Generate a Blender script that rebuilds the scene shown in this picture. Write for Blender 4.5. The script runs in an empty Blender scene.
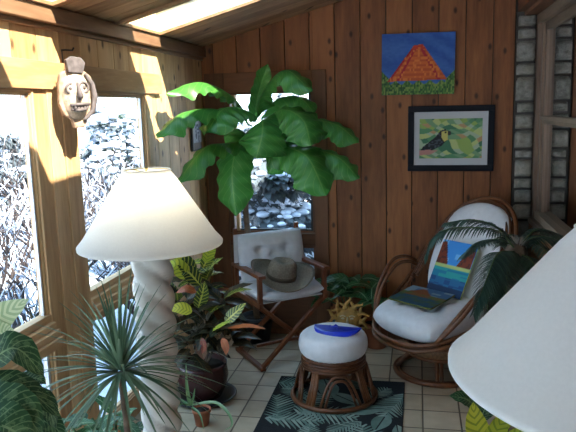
import bpy, math, random
from mathutils import Vector, Matrix
random.seed(7)
PI = math.pi
sc = bpy.context.scene
col = sc.collection

# ---------------------------------------------------------------- camera model
H = 1.72; F = 660.0
def _R(yaw, pitch, roll):
    cy, sy = math.cos(yaw), math.sin(yaw); cp, sp = math.cos(pitch), math.sin(pitch)
    fwd = Vector((sy*cp, cy*cp, -sp)); right = Vector((cy, -sy, 0)); up = right.cross(fwd)
    return right*math.cos(roll)+up*math.sin(roll), -right*math.sin(roll)+up*math.cos(roll), fwd
cr, cu, cf = _R(math.radians(-11.2), math.radians(9.28), math.radians(-1.59))
def at(x, y, Y):
    "the point of the room at depth Y that is seen at pixel x, y"
    d = cr*((x-288)/F) - cu*((y-216)/F) + cf
    return Vector((0, 0, H)) + d*(Y/d.y)
cam = bpy.data.cameras.new('camera'); cam.sensor_width = 36; cam.lens = F/576*36
co = bpy.data.objects.new('camera', cam); col.objects.link(co)
co.matrix_world = Matrix(((cr.x, cu.x, -cf.x, 0), (cr.y, cu.y, -cf.y, 0), (cr.z, cu.z, -cf.z, H), (0, 0, 0, 1)))
cam.clip_start = .02; cam.clip_end = 300
sc.camera = co

# ---------------------------------------------------------------- object helpers
class MB:
    def __init__(s): s.v = []; s.f = []; s.uv = []; s.m = []; s.c = []; s.sm = []
    def add(s, vs, fs, uvs=None, m=0, smooth=False, cols=None):
        b = len(s.v); s.v += [tuple(v) for v in vs]
        s.uv += uvs if uvs else [(.5, .5)]*len(vs)
        s.c += cols if cols else [(1, 1, 1)]*len(vs)
        for f in fs: s.f.append(tuple(i+b for i in f)); s.m.append(m); s.sm.append(smooth)
        return s
    def box(s, x0, x1, y0, y1, z0, z1, m=0, M=None):
        if x0 > x1: x0, x1 = x1, x0
        if y0 > y1: y0, y1 = y1, y0
        if z0 > z1: z0, z1 = z1, z0
        vs = [Vector((x, y, z)) for z in (z0, z1) for y in (y0, y1) for x in (x0, x1)]
        if M: vs = [M @ v for v in vs]
        return s.add(vs, [(0, 2, 3, 1), (4, 5, 7, 6), (0, 1, 5, 4), (2, 6, 7, 3), (0, 4, 6, 2), (1, 3, 7, 5)], m=m)
    def bar(s, a, b, w, h, m=0, up=(0, 0, 1)):
        a = Vector(a); b = Vector(b); d = (b-a); L = d.length; d.normalize(); up = Vector(up)
        if abs(d.dot(up)) > .97: up = Vector((1, 0, 0))
        x = d.cross(up).normalized(); z = x.cross(d)
        M = Matrix((( x.x, d.x, z.x, a.x), (x.y, d.y, z.y, a.y), (x.z, d.z, z.z, a.z), (0, 0, 0, 1)))
        return s.box(-w/2, w/2, 0, L, -h/2, h/2, m, M)
    def tube(s, pts, r, n=8, closed=False, m=0, cap=True):
        pts = [Vector(p) for p in pts]; N = len(pts)
        rr = r if isinstance(r, (list, tuple)) else [r]*N
        vs = []; fs = []; prev = None
        for i, p in enumerate(pts):
            if closed: t = pts[(i+1) % N]-pts[i-1]
            else: t = pts[min(i+1, N-1)]-pts[max(i-1, 0)]
            if t.length < 1e-9: t = Vector((0, 0, 1))
            t.normalize()
            if prev is None:
                a = Vector((0, 0, 1)) if abs(t.z) < .9 else Vector((1, 0, 0)); x = t.cross(a).normalized()
            else:
                x = prev - t*prev.dot(t)
                x = x.normalized() if x.length > 1e-6 else prev
            prev = x; y = t.cross(x)
            for k in range(n):
                a = 2*PI*k/n; vs.append(p + (x*math.cos(a)+y*math.sin(a))*rr[i])
        for i in range(N if closed else N-1):
            j = (i+1) % N
            for k in range(n):
                l = (k+1) % n; fs.append((i*n+k, i*n+l, j*n+l, j*n+k))
        if not closed and cap:
            fs.append(tuple(range(n))[::-1]); fs.append(tuple((N-1)*n+k for k in range(n)))
        return s.add(vs, fs, m=m, smooth=True)
    def lathe(s, prof, n=32, c=(0, 0, 0), m=0, fn=None, M=None):
        vs = []; fs = []; N = len(prof)
        for i, (r, z) in enumerate(prof):
            for k in range(n):
                a = 2*PI*k/n; q = r if fn is None else fn(r, z, a)
                v = Vector((q*math.cos(a), q*math.sin(a), z))
                if M: v = M @ v
                vs.append(v+Vector(c))
        for i in range(N-1):
            for k in range(n):
                l = (k+1) % n; fs.append((i*n+k, i*n+l, (i+1)*n+l, (i+1)*n+k))
        if prof[0][0] > 1e-4: fs.append(tuple(range(n))[::-1])
        if prof[-1][0] > 1e-4: fs.append(tuple((N-1)*n+k for k in range(n)))
        return s.add(vs, fs, m=m, smooth=True)
    def ball(s, c, r, n=12, m=0, M=None):
        r = r if isinstance(r, (tuple, list)) else (r, r, r)
        vs = []; fs = []; K = max(6, n//2+1)
        for i in range(K+1):
            p = PI*i/K
            for k in range(n):
                a = 2*PI*k/n; v = Vector((r[0]*math.sin(p)*math.cos(a), r[1]*math.sin(p)*math.sin(a), -r[2]*math.cos(p)))
                if M: v = M @ v
                vs.append(v+Vector(c))
        for i in range(K):
            for k in range(n):
                l = (k+1) % n; fs.append((i*n+k, i*n+l, (i+1)*n+l, (i+1)*n+k))
        return s.add(vs, fs, m=m, smooth=True)
    def prism(s, pts, z0, z1, m=0, M=None):
        "outline in x, y extruded from z0 to z1"
        n = len(pts); vs = [Vector((x, y, z0)) for x, y in pts]+[Vector((x, y, z1)) for x, y in pts]
        if M: vs = [M @ v for v in vs]
        fs = [tuple(range(n))[::-1], tuple(range(n, 2*n))]+[(i, (i+1) % n, (i+1) % n+n, i+n) for i in range(n)]
        return s.add(vs, fs, m=m)
    def leaf(s, mid, hw, up=(0, 0, 1), fold=.25, prof=None, nx=2, wave=0, wn=5, m=0, seg=12, droop=0):
        "mid: midrib points; hw: half width; fold: how much the halves rise"
        mid = smooth(mid, seg); N = len(mid); up = Vector(up)
        prof = prof or (lambda t: math.sin(PI*min(1, t**.75*.97+.03))**.8)
        vs = []; fs = []; uv = []; W = 2*nx+1; prev = None; ph = random.random()*6
        for i, p in enumerate(mid):
            t = i/(N-1); d = (mid[min(i+1, N-1)]-mid[max(i-1, 0)]).normalized()
            x = d.cross(up)
            x = x.normalized() if x.length > .15 else (prev or Vector((1, 0, 0)))
            if prev and x.dot(prev) < 0: x = -x
            if prev: x = (x+prev).normalized()
            prev = x; z = x.cross(d).normalized()
            w = hw*prof(t)
            for k in range(-nx, nx+1):
                q = k/nx
                o = x*(w*q) + z*(w*fold*abs(q)) - z*(w*droop*q*q)
                if wave: o += z*(wave*hw*abs(q)**1.5*math.sin(ph+t*wn*2*PI+(1.3 if q < 0 else 0)))
                vs.append(p+o); uv.append((.5+q/2, t))
        for i in range(N-1):
            for k in range(W-1): fs.append((i*W+k, i*W+k+1, (i+1)*W+k+1, (i+1)*W+k))
        return s.add(vs, fs, uv, m, True)
    def build(s, name, mats, parent=None, bevel=0, subsurf=0):
        me = bpy.data.meshes.new(name); me.from_pydata(s.v, [], s.f); me.update()
        for mt in (mats if isinstance(mats, (list, tuple)) else [mats]): me.materials.append(mt)
        me.polygons.foreach_set('material_index', s.m); me.polygons.foreach_set('use_smooth', s.sm)
        ul = me.uv_layers.new(name='UVMap'); li = [0]*len(me.loops); me.loops.foreach_get('vertex_index', li)
        fl = []
        for i in li: fl += s.uv[i]
        ul.data.foreach_set('uv', fl)
        if any(c != (1, 1, 1) for c in s.c):
            ca = me.color_attributes.new('paint', 'FLOAT_COLOR', 'POINT'); fl = []
            for c in s.c: fl += [c[0], c[1], c[2], 1]
            ca.data.foreach_set('color', fl)
        o = bpy.data.objects.new(name, me); col.objects.link(o)
        if parent: o.parent = parent
        if bevel:
            b = o.modifiers.new('bevel', 'BEVEL'); b.width = bevel; b.segments = 2; b.limit_method = 'ANGLE'
        if subsurf:
            b = o.modifiers.new('sub', 'SUBSURF'); b.levels = b.render_levels = subsurf
        return o
def smooth(pts, seg=8, closed=False):
    pts = [Vector(p) for p in pts]; n = len(pts)
    if n == 2: return [pts[0].lerp(pts[1], i/seg) for i in range(seg+1)]
    out = []; rng = n if closed else n-1
    per = max(2, round(seg/rng)) if not closed else max(2, seg//n)
    for i in range(rng):
        if closed: a, b, c, d = pts[i-1], pts[i], pts[(i+1) % n], pts[(i+2) % n]
        else: b, c = pts[i], pts[i+1]; a = pts[i-1] if i else b*2-c; d = pts[i+2] if i+2 < n else c*2-b
        for k in range(per):
            t = k/per
            out.append(.5*((2*b)+(c-a)*t+(2*a-5*b+4*c-d)*t*t+(3*b-a-3*c+d)*t**3))
    if not closed: out.append(pts[-1])
    return out
def tag(o, label=None, cat=None, group=None, kind=None):
    if label: o['label'] = label
    if cat: o['category'] = cat
    if group: o['group'] = group
    if kind: o['kind'] = kind
    return o
def empty(name, loc=(0, 0, 0), rz=0, label=None, cat=None, group=None, kind=None):
    o = bpy.data.objects.new(name, None); col.objects.link(o); o.location = loc; o.rotation_euler = (0, 0, rz)
    o.empty_display_size = .1
    return tag(o, label, cat, group, kind)
def kids(o): return [c for c in col.objects if c.parent == o]
def copy_tree(o, parent=None):
    c = o.copy(); col.objects.link(c); c.parent = parent
    for ch in kids(o): copy_tree(ch, c)
    return c
def struct(o): o['kind'] = 'structure'; return o

# ---------------------------------------------------------------- material helpers
def srgb(r, g, b):
    f = lambda c: (c/255/12.92 if c/255 < .04045 else ((c/255+.055)/1.055)**2.4)
    return (f(r), f(g), f(b), 1)
class NT:
    def __init__(s, name):
        s.mat = bpy.data.materials.new(name); s.mat.use_nodes = True; s.t = s.mat.node_tree; s.t.nodes.clear()
        s.out = s.n('ShaderNodeOutputMaterial'); s.p = s.n('ShaderNodeBsdfPrincipled'); s.l(s.p.outputs[0], s.out.inputs[0])
    def n(s, ty, **k):
        o = s.t.nodes.new(ty)
        for a, b in k.items(): setattr(o, a, b)
        return o
    def l(s, a, b): s.t.links.new(a, b)
    def set(s, node, sock, v):
        if hasattr(v, 'is_output') or isinstance(v, bpy.types.NodeSocket): s.l(v, node.inputs[sock])
        else: node.inputs[sock].default_value = v
    def math(s, op, a, b=0, c=None, clamp=False):
        m = s.n('ShaderNodeMath', operation=op); m.use_clamp = clamp; s.set(m, 0, a); s.set(m, 1, b)
        if c is not None: s.set(m, 2, c)
        return m.outputs[0]
    def mix(s, f, a, b, mode='MIX'):
        m = s.n('ShaderNodeMix', data_type='RGBA', blend_type=mode); s.set(m, 0, f); s.set(m, 6, a); s.set(m, 7, b); return m.outputs[2]
    def coord(s, scale=(1, 1, 1), rand=0, which='Object'):
        tc = s.n('ShaderNodeTexCoord'); mp = s.n('ShaderNodeMapping'); mp.inputs['Scale'].default_value = scale
        v = tc.outputs[which]
        if rand:
            g = s.n('ShaderNodeNewGeometry'); vm = s.n('ShaderNodeVectorMath', operation='SCALE'); vm.inputs[0].default_value = (rand, rand*.7, rand*1.3)
            s.l(g.outputs['Random Per Island'], vm.inputs['Scale']); ad = s.n('ShaderNodeVectorMath', operation='ADD')
            s.l(v, ad.inputs[0]); s.l(vm.outputs[0], ad.inputs[1]); v = ad.outputs[0]
        s.l(v, mp.inputs[0]); return mp.outputs[0]
    def noise(s, v, scale=5, detail=3, rough=.5):
        m = s.n('ShaderNodeTexNoise'); m.inputs['Scale'].default_value = scale; m.inputs['Detail'].default_value = detail
        m.inputs['Roughness'].default_value = rough; s.l(v, m.inputs['Vector']); return m.outputs[0]
    def ramp(s, f, stops):
        r = s.n('ShaderNodeValToRGB'); s.set(r, 0, f); e = r.color_ramp.elements
        while len(e) < len(stops): e.new(.5)
        for i, (p, c) in enumerate(stops): e[i].position = p; e[i].color = c if len(c) == 4 else (*c, 1)
        return r.outputs[0]
    def rand(s): return s.n('ShaderNodeNewGeometry').outputs['Random Per Island']
    def bump(s, h, st=.3, d=.005):
        b = s.n('ShaderNodeBump'); b.inputs['Strength'].default_value = st; b.inputs['Distance'].default_value = d
        s.l(h, b.inputs['Height']); s.l(b.outputs[0], s.p.inputs['Normal'])
    def base(s, c): s.set(s.p, 'Base Color', c)
    def fin(s, rough=.6, spec=.5, metal=0, **k):
        s.p.inputs['Roughness'].default_value = rough; s.p.inputs['Specular IOR Level'].default_value = spec; s.p.inputs['Metallic'].default_value = metal
        for a, b in k.items(): s.p.inputs[a.replace('_', ' ')].default_value = b
        return s.mat
def plain(name, c, rough=.6, var=.12, nscale=8, spec=.4, metal=0, bumpst=.15, **k):
    t = NT(name); v = t.coord(); n = t.noise(v, nscale, 3)
    d = tuple(x*(1-var) for x in c[:3])+(1,); e = tuple(min(1, x*(1+var)) for x in c[:3])+(1,)
    t.base(t.ramp(n, [(.3, d), (.7, e)]))
    if bumpst: t.bump(t.noise(v, nscale*6, 2), bumpst, .002)
    return t.fin(rough, spec, metal, **k)
def wood(name, dark, light, axis='z', knots=True, rough=.55, grain=1, vary=.35):
    "planks; the grain runs along axis, every loose board differs"
    t = NT(name)
    st = {'x': (.12, 1, 1), 'y': (1, .12, 1), 'z': (1, 1, .12)}[axis]
    v = t.coord(tuple(q*grain for q in st), rand=13)
    n1 = t.noise(v, 14, 5, .6); n2 = t.noise(v, 70, 2, .5)
    f = t.math('ADD', t.math('MULTIPLY', n1, .75), t.math('MULTIPLY', n2, .25))
    f = t.math('ADD', f, t.math('MULTIPLY', t.math('SUBTRACT', t.rand(), .5), vary))
    c = t.ramp(f, [(.3, dark), (.68, light)])
    if knots:
        kv = t.coord({'x': (4.5, 4.5, 9), 'y': (4.5, 4.5, 9), 'z': (8, 8, 4.5)}[axis], rand=9)
        sx = t.n('ShaderNodeSeparateXYZ'); t.l(kv, sx.inputs[0]); cx = t.n('ShaderNodeCombineXYZ')
        t.l(t.math('ADD', sx.outputs[0], sx.outputs[1]), cx.inputs[0]); t.l(sx.outputs[2], cx.inputs[1])
        vo = t.n('ShaderNodeTexVoronoi', voronoi_dimensions='2D'); vo.inputs['Scale'].default_value = 1; t.l(cx.outputs[0], vo.inputs['Vector'])
        kd = t.ramp(vo.outputs['Distance'], [(.05, (1, 1, 1)), (.13, (0, 0, 0))])
        sk = t.n('ShaderNodeSeparateColor'); t.l(vo.outputs['Color'], sk.inputs[0])
        kd = t.math('MULTIPLY', kd, t.math('GREATER_THAN', sk.outputs[0], .45))
        c = t.mix(t.math('MULTIPLY', kd, .85), c, tuple(x*.16 for x in dark[:3])+(1,))
    t.base(c); t.bump(n1, .15, .002)
    return t.fin(rough, .35)
def leafmat(name, base, base2, vein, vw=.05, side=.16, sn=9, stren=.8, spot=None, spotamt=.5, rough=.4, trans=.25, red=None, nscale=6):
    t = NT(name); tc = t.n('ShaderNodeTexCoord'); sp = t.n('ShaderNodeSeparateXYZ'); t.l(tc.outputs['UV'], sp.inputs[0])
    ax = t.math('ABSOLUTE', t.math('SUBTRACT', sp.outputs[0], .5)); y = sp.outputs[1]
    mid = t.math('LESS_THAN', ax, vw)
    fr = t.math('FRACT', t.math('MULTIPLY', t.math('SUBTRACT', y, t.math('MULTIPLY', ax, .35)), sn))
    sd = t.math('LESS_THAN', t.math('ABSOLUTE', t.math('SUBTRACT', fr, .5)), side/2)
    ve = t.math('MAXIMUM', mid, t.math('MULTIPLY', sd, .75))
    n = t.noise(t.coord(), nscale, 2)
    f = t.math('ADD', t.math('MULTIPLY', n, .6), t.math('MULTIPLY', t.rand(), .5))
    stops = [(.3, base), (.75, base2)] + ([(.92, red)] if red else [])
    c = t.ramp(f, stops)
    if spot:
        ns = t.noise(t.coord(), 55, 3, .7)
        s2 = t.math('MULTIPLY', t.math('GREATER_THAN', ns, .52), t.math('MULTIPLY', t.math('LESS_THAN', ax, .36), spotamt))
        c = t.mix(s2, c, spot)
    c = t.mix(t.math('MULTIPLY', ve, stren), c, vein); t.base(c)
    t.bump(fr, .15, .002)
    t.fin(rough, .5)
    tr = t.n('ShaderNodeBsdfTranslucent'); t.l(c, tr.inputs[0]); mx = t.n('ShaderNodeMixShader'); mx.inputs[0].default_value = trans
    t.l(t.p.outputs[0], mx.inputs[1]); t.l(tr.outputs[0], mx.inputs[2]); t.l(mx.outputs[0], t.out.inputs[0])
    return t.mat
def glassmat(name, tint=(1, 1, 1, 1), gl=1.0):
    t = NT(name); a = t.n('ShaderNodeBsdfTransparent'); a.inputs[0].default_value = tint
    g = t.n('ShaderNodeBsdfGlossy'); g.inputs['Roughness'].default_value = .02
    lw = t.n('ShaderNodeLayerWeight'); lw.inputs[0].default_value = .5
    fr = t.math('ADD', t.math('MULTIPLY', t.math('POWER', lw.outputs['Facing'], 4.5), .85), .025)
    mx = t.n('ShaderNodeMixShader'); t.l(t.math('MULTIPLY', fr, gl, clamp=True), mx.inputs[0])
    t.l(a.outputs[0], mx.inputs[1]); t.l(g.outputs[0], mx.inputs[2]); t.l(mx.outputs[0], t.out.inputs[0]); return t.mat
def paintmat(name, rough=.6):
    t = NT(name); a = t.n('ShaderNodeAttribute', attribute_name='paint'); t.base(a.outputs['Color']); t.bump(t.noise(t.coord(), 90, 3), .25, .001)
    return t.fin(rough, .3)

M = {}
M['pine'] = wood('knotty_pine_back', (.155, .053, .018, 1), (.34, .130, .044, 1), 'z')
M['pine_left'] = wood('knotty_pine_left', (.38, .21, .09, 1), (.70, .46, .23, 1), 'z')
M['pine_left_y'] = wood('pine_rail_left', (.42, .24, .11, 1), (.74, .50, .27, 1), 'y', knots=False)
M['pine_post'] = wood('pine_post', (.44, .25, .11, 1), (.76, .51, .27, 1), 'z', knots=False)
M['pine_ceil'] = wood('pine_ceiling', (.26, .14, .07, 1), (.50, .31, .17, 1), 'x')
M['pine_trimx'] = wood('pine_trim_back', (.10, .042, .02, 1), (.21, .09, .04, 1), 'x', knots=False)
M['pine_trimz'] = wood('pine_trim_upright', (.10, .042, .02, 1), (.21, .09, .04, 1), 'z', knots=False)
M['grey_wood_y'] = wood('weathered_wood_rail', (.14, .105, .075, 1), (.27, .21, .155, 1), 'y', knots=False)
M['grey_wood_z'] = wood('weathered_wood_stile', (.13, .085, .06, 1), (.25, .175, .125, 1), 'z', knots=False)
M['chairwood'] = wood('varnished_wood', (.12, .035, .014, 1), (.26, .085, .032, 1), 'z', knots=False, rough=.3)
M['well'] = wood('pale_well_wood', (.66, .54, .36, 1), (.85, .75, .55, 1), 'y', knots=False)
M['glass'] = glassmat('window_glass')
M['glass_dark'] = glassmat('house_window_glass', (.75, .8, .78, 1), 3.0)
M['dark_metal'] = plain('dark_channel', (.03, .028, .026, 1), .4)
M['alu'] = plain('pale_metal_channel', (.55, .56, .58, 1), .4, metal=.5)
M['black'] = plain('black_gap', (.012, .01, .008, 1), .8)
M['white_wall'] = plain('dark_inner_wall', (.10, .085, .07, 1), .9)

# stone
t = NT('field_stone'); v = t.coord(); n = t.noise(v, 22, 5, .65)
c = t.ramp(n, [(.25, (.12, .115, .10, 1)), (.55, (.28, .275, .245, 1)), (.8, (.42, .41, .37, 1))])
c = t.mix(t.math('MULTIPLY', t.rand(), .35), c, (.30, .27, .20, 1)); t.base(c); t.bump(n, .8, .02); M['stone'] = t.fin(.9, .2)
M['mortar'] = plain('mortar', (.07, .065, .06, 1), .95)

# floor tiles
t = NT('floor_tile'); tc = t.n('ShaderNodeTexCoord'); sp = t.n('ShaderNodeSeparateXYZ'); t.l(tc.outputs['Object'], sp.inputs[0])
TX, TY = .2042, .2133
ux = t.math('DIVIDE', t.math('ADD', sp.outputs[0], .984+TX*20), TX); uy = t.math('DIVIDE', t.math('ADD', sp.outputs[1], TY*20-3.605), TY)
def edge(u, w): 
    f = t.math('FRACT', u); return t.math('MINIMUM', f, t.math('SUBTRACT', 1, f))
e = t.math('MINIMUM', edge(ux, 0), edge(uy, 0)); g = t.math('LESS_THAN', e, .022)
cb = t.n('ShaderNodeCombineXYZ'); t.l(t.math('FLOOR', ux), cb.inputs[0]); t.l(t.math('FLOOR', uy), cb.inputs[1])
wn = t.n('ShaderNodeTexWhiteNoise'); t.l(cb.outputs[0], wn.inputs[0]); n = t.noise(t.coord(), 9, 4)
f = t.math('ADD', t.math('MULTIPLY', n, .7), t.math('MULTIPLY', wn.outputs[0], .3))
c = t.ramp(f, [(.3, (.42, .335, .225, 1)), (.7, (.57, .47, .335, 1))]); t.base(t.mix(g, c, (.13, .095, .065, 1)))
t.bump(t.ramp(e, [(.012, (0, 0, 0)), (.035, (1, 1, 1))]), .6, .003); M['tile'] = t.fin(.45, .25)

M['white_cloth'] = plain('white_cotton', (.70, .71, .74, 1), .9, .05, 30, .1, bumpst=.3)
M['rattan'] = wood('rattan_cane', (.065, .022, .010, 1), (.20, .078, .032, 1), 'x', knots=False, rough=.32, grain=3)
M['wicker'] = plain('cane_wrap', (.22, .11, .05, 1), .5, .35, 60)
M['plaster'] = plain('glazed_plaster', (.58, .56, .50, 1), .35, .12, 14)
M['brass'] = plain('brass', (.55, .42, .2, 1), .3, metal=1)
M['terracotta'] = plain('terracotta', (.34, .115, .055, 1), .75, .2, 20)
M['dark_pot'] = plain('oxblood_glaze', (.05, .018, .018, 1), .25, .3, 10)
M['black_pot'] = plain('black_glaze', (.012, .012, .014, 1), .35, .3, 10)
M['grey_pot'] = plain('dark_green_pot', (.03, .045, .04, 1), .5)
M['soil'] = plain('soil', (.03, .02, .013, 1), .95, .5, 60)
M['straw'] = plain('woven_straw', (.20, .16, .115, 1), .85, .25, 110, bumpst=.7)
M['hatband'] = plain('hat_band', (.10, .075, .05, 1), .8)
M['cobalt'] = plain('cobalt_glaze', (.012, .035, .50, 1), .3, .15, 20)
M['gold'] = plain('ochre_ceramic', (.46, .27, .07, 1), .5, .35, 22)
M['bark'] = plain('bark', (.13, .09, .06, 1), .9, .4, 40)
M['paint'] = paintmat('painted_surface')
M['frame_black'] = plain('black_frame', (.010, .011, .016, 1), .6, spec=.15)
M['mat_board'] = plain('mat_board', (.55, .56, .58, 1), .8, .02)
M['clay'] = plain('clay_mask', (.33, .24, .17, 1), .85, .4, 34, bumpst=.5)
M['clay_pale'] = plain('pale_clay', (.46, .38, .28, 1), .85, .5, 34, bumpst=.7)
M['clay_dark'] = plain('dark_clay', (.10, .085, .085, 1), .7, .4, 30)
# lampshade linen, lets light through
t = NT('linen_shade'); n = t.noise(t.coord((1, 1, 1)), 160, 2); t.base(t.ramp(n, [(.3, (.80, .84, .86, 1)), (.7, (.86, .90, .92, 1))])); t.bump(n, .2, .001); t.fin(.9, .1)
tr = t.n('ShaderNodeBsdfTranslucent'); tr.inputs[0].default_value = (.93, .91, .84, 1); mx = t.n('ShaderNodeMixShader'); mx.inputs[0].default_value = .5
t.l(t.p.outputs[0], mx.inputs[1]); t.l(tr.outputs[0], mx.inputs[2]); t.l(mx.outputs[0], t.out.inputs[0]); M['shade'] = t.mat

M['banana'] = leafmat('banana_leaf', (.022, .12, .025, 1), (.07, .27, .045, 1), (.30, .50, .14, 1), vw=.018, side=.1, sn=14, stren=.3, trans=.34, rough=.35)
M['croton'] = leafmat('croton_leaf', (.012, .045, .012, 1), (.07, .12, .018, 1), (.60, .60, .10, 1), vw=.06, side=.26, sn=8, stren=.85, red=(.30, .05, .02, 1), nscale=3)
M['croton_red'] = leafmat('croton_red_leaf', (.012, .022, .010, 1), (.045, .03, .015, 1), (.22, .14, .04, 1), vw=.05, side=.16, sn=8, stren=.5, red=(.30, .07, .02, 1), nscale=3)
M['croton_yellow'] = leafmat('croton_yellow_leaf', (.34, .42, .03, 1), (.60, .58, .06, 1), (.05, .16, .02, 1), vw=.0, side=.34, sn=7, stren=.75)
M['dief'] = leafmat('dumb_cane_leaf', (.010, .045, .018, 1), (.03, .10, .035, 1), (.32, .46, .22, 1), vw=.025, side=.17, sn=13, stren=.6, spot=(.30, .45, .2, 1), spotamt=.25)
M['dief_back'] = leafmat('green_foliage_leaf', (.010, .06, .018, 1), (.05, .17, .055, 1), (.34, .50, .3, 1), vw=.05, side=.12, sn=9, stren=.7)
M['pale'] = leafmat('pale_striped_leaf', (.60, .68, .36, 1), (.75, .78, .48, 1), (.16, .34, .12, 1), vw=.0, side=.5, sn=10, stren=.7)
M['dracaena'] = leafmat('spiky_grey_green_leaf', (.08, .155, .085, 1), (.22, .33, .20, 1), (.30, .42, .30, 1), vw=.06, side=.0, sn=1, stren=.4, trans=.15)
M['aloe'] = leafmat('aloe_leaf', (.10, .21, .09, 1), (.2, .32, .14, 1), (.25, .35, .2, 1), vw=.0, side=.0, sn=1, stren=0)
M['sago'] = leafmat('sago_leaflet', (.018, .05, .038, 1), (.06, .12, .095, 1), (.08, .14, .1, 1), vw=.1, side=.0, sn=1, stren=.4, trans=.1, rough=.3)
M['stem'] = plain('green_stem', (.07, .12, .04, 1), .6)
M['trunk'] = plain('banana_trunk', (.18, .125, .085, 1), .85, .35, 25)

# ---------------------------------------------------------------- the room
XL, XR, YB, YF = -1.572, .78, 4.80, -1.3
cz = lambda x: 2.176+.262*(x-XL)            # height of the sloping ceiling
fl = MB().box(XL-.14, XR+1.6, YF-.1, YB+.12, -.1, 0); struct(fl.build('floor', M['tile']))

# left wall: planks over the header, posts, plank field by the corner
WIN = [(-.63, .20), (.535, 1.365), (1.70, 2.53), (2.865, 3.695)]     # glass of the four windows
wl = MB()
wl.box(XL-.05, XL-.02, YF, YB+.12, 1.99, 2.40, 2)
def planks_y(b, y0, y1, z0, z1, x, ph=2.786, w=.1825, m=0, th=.02, gap=.0025):
    k = math.floor((y0-ph)/w)
    while True:
        a = ph+k*w; c = a+w; k += 1
        if a >= y1: break
        a = max(a, y0); c = min(c, y1)
        if c-a > .012: b.box(x-th, x, a+gap, c-gap, z0, z1, m)
planks_y(wl, YF, YB, 1.90, 2.16, XL)
wl.box(XL-.02, XL+.022, YF, 3.93, 1.828, 1.945, 1)                  # header board
prev = YF
for (a, b) in WIN+[(YB+.12, YB+.13)]:
    p0, p1 = prev, a
    if p1 > YB: p1 = YB+.12
    wl.box(XL-.05, XL-.02, p0, p1, 0, 1.99, 2)
    if p1 > YB: break
    if p1-p0 > .5: planks_y(wl, p0, p1, 0, 1.9, XL)
    prev = b
planks_y(wl, 3.80, YB, 0, 1.9, XL)
for (a, b) in WIN:                                                    # posts between the windows
    if a > 0:
        wl.box(XL-.02, XL+.006, a-.335, a-.235, 0, 1.828, 3); wl.box(XL-.02, XL+.010, a-.232, a-.125, 0, 1.828, 3)
    wl.box(XL-.02, XL+.016, a-.122, a, 0, 1.828, 3)
wl.box(XL-.02, XL+.012, 3.70, 3.75, 0, 1.828, 3); wl.box(XL-.02, XL+.006, 3.753, 3.80, 0, 1.828, 3)
for (a, b) in WIN: wl.box(XL-.05, XL-.004, a, b, 0, .13, 3)
struct(wl.build('wall_left', [M['pine_left'], M['pine_left_y'], M['black'], M['pine_post']], bevel=.002))
for i, (a, b) in enumerate(WIN):
    w = empty('window_%d' % (i+1), (XL, a, .13), kind='structure'); o = Vector((XL, a, .13))
    def rel(mb):
        mb.v = [tuple(Vector(v)-o) for v in mb.v]; return mb
    f = MB()
    for dz0, dz1 in ((.80, 1.828), (.13, .72)):
        for k, (dx, wd) in enumerate(((.012, .010), (.002, .020), (-.008, .030))):           # stepped stops
            f.box(XL-.035, XL+dx-.002, a-.0, a+wd, dz0, dz1, 0); f.box(XL-.035, XL+dx-.002, b-wd, b, dz0, dz1, 0)
        for k, (dx, wd) in enumerate(((.012, .010), (.002, .018), (-.008, .026))):
            f.box(XL-.035, XL+dx-.002, a, b, dz1-wd, dz1, 1)
            if dz0 < .5: f.box(XL-.035, XL+dx-.002, a, b, dz0, dz0+wd, 1)
    rel(f).build('window_frame', [M['pine_post'], M['pine_left_y']], w, bevel=.0015)
    s = MB()
    for x0, x1, z0, z1 in ((-.04, .060, .725, .765), (-.04, .045, .767, .795), (-.04, .026, .797, .826), (-.04, .008, .828, .862)):
        s.box(XL+x0, XL+x1, a+.001, b-.001, z0, z1)
    rel(s).build('window_sill', M['pine_left_y'], w, bevel=.003)
    al = MB(); al.box(XL-.022, XL-.008, a+.03, a+.038, .862, 1.80); al.box(XL-.022, XL-.008, b-.040, b-.030, .862, 1.80); al.box(XL-.022, XL-.008, b-.045, b-.030, .16, .69)
    rel(al).build('channel', M['alu'], w)
    g = MB(); g.box(XL-.020, XL-.015, a+.02, b-.02, .85, 1.815); g.box(XL-.020, XL-.015, a+.02, b-.02, .15, .70)
    rel(g).build('window_pane', M['glass'], w)

# crown beam along the low side of the ceiling
tm = MB(); tm.box(XL-.02, XL+.045, YF, YB, 2.105, 2.175); tm.box(XL-.02, XL+.018, YF, YB, 2.082, 2.103)
struct(tm.build('trim_1', wood('pine_beam', (.16, .085, .045, 1), (.30, .18, .10, 1), 'y', knots=False), bevel=.004))

# back wall with its window opening
WX0, WX1, WZ0, WZ1 = -1.40, -.735, .35, 1.845
bw = MB(); ph, w = .323, .18
k = math.floor((XL-ph)/w)
while True:
    a = ph+k*w; b = a+w; k += 1
    if a >= .645: break
    a = max(a, XL); b = min(b, .645); g = .0028
    ct = lambda q: cz(q)+.02
    def pk(a, b, z0, z1=None):
        if b-a < .008: return
        vs = [(a, YB-.02, z0), (b, YB-.02, z0), (b, YB, z0), (a, YB, z0)]
        z1a, z1b = (ct(a), ct(b)) if z1 is None else (z1, z1)
        vs += [(a, YB-.02, z1a), (b, YB-.02, z1b), (b, YB, z1b), (a, YB, z1a)]
        bw.add(vs, [(0, 3, 2, 1), (4, 5, 6, 7), (0, 1, 5, 4), (1, 2, 6, 5), (2, 3, 7, 6), (3, 0, 4, 7)])
    if b <= WX0 or a >= WX1: pk(a+g, b-g, 0)
    else:
        if a < WX0: pk(a+g, WX0, 0)
        if b > WX1: pk(WX1, b-g, 0)
        pk(max(a+g, WX0), min(b-g, WX1), WZ1); pk(max(a+g, WX0), min(b-g, WX1), 0, WZ0)
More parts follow.
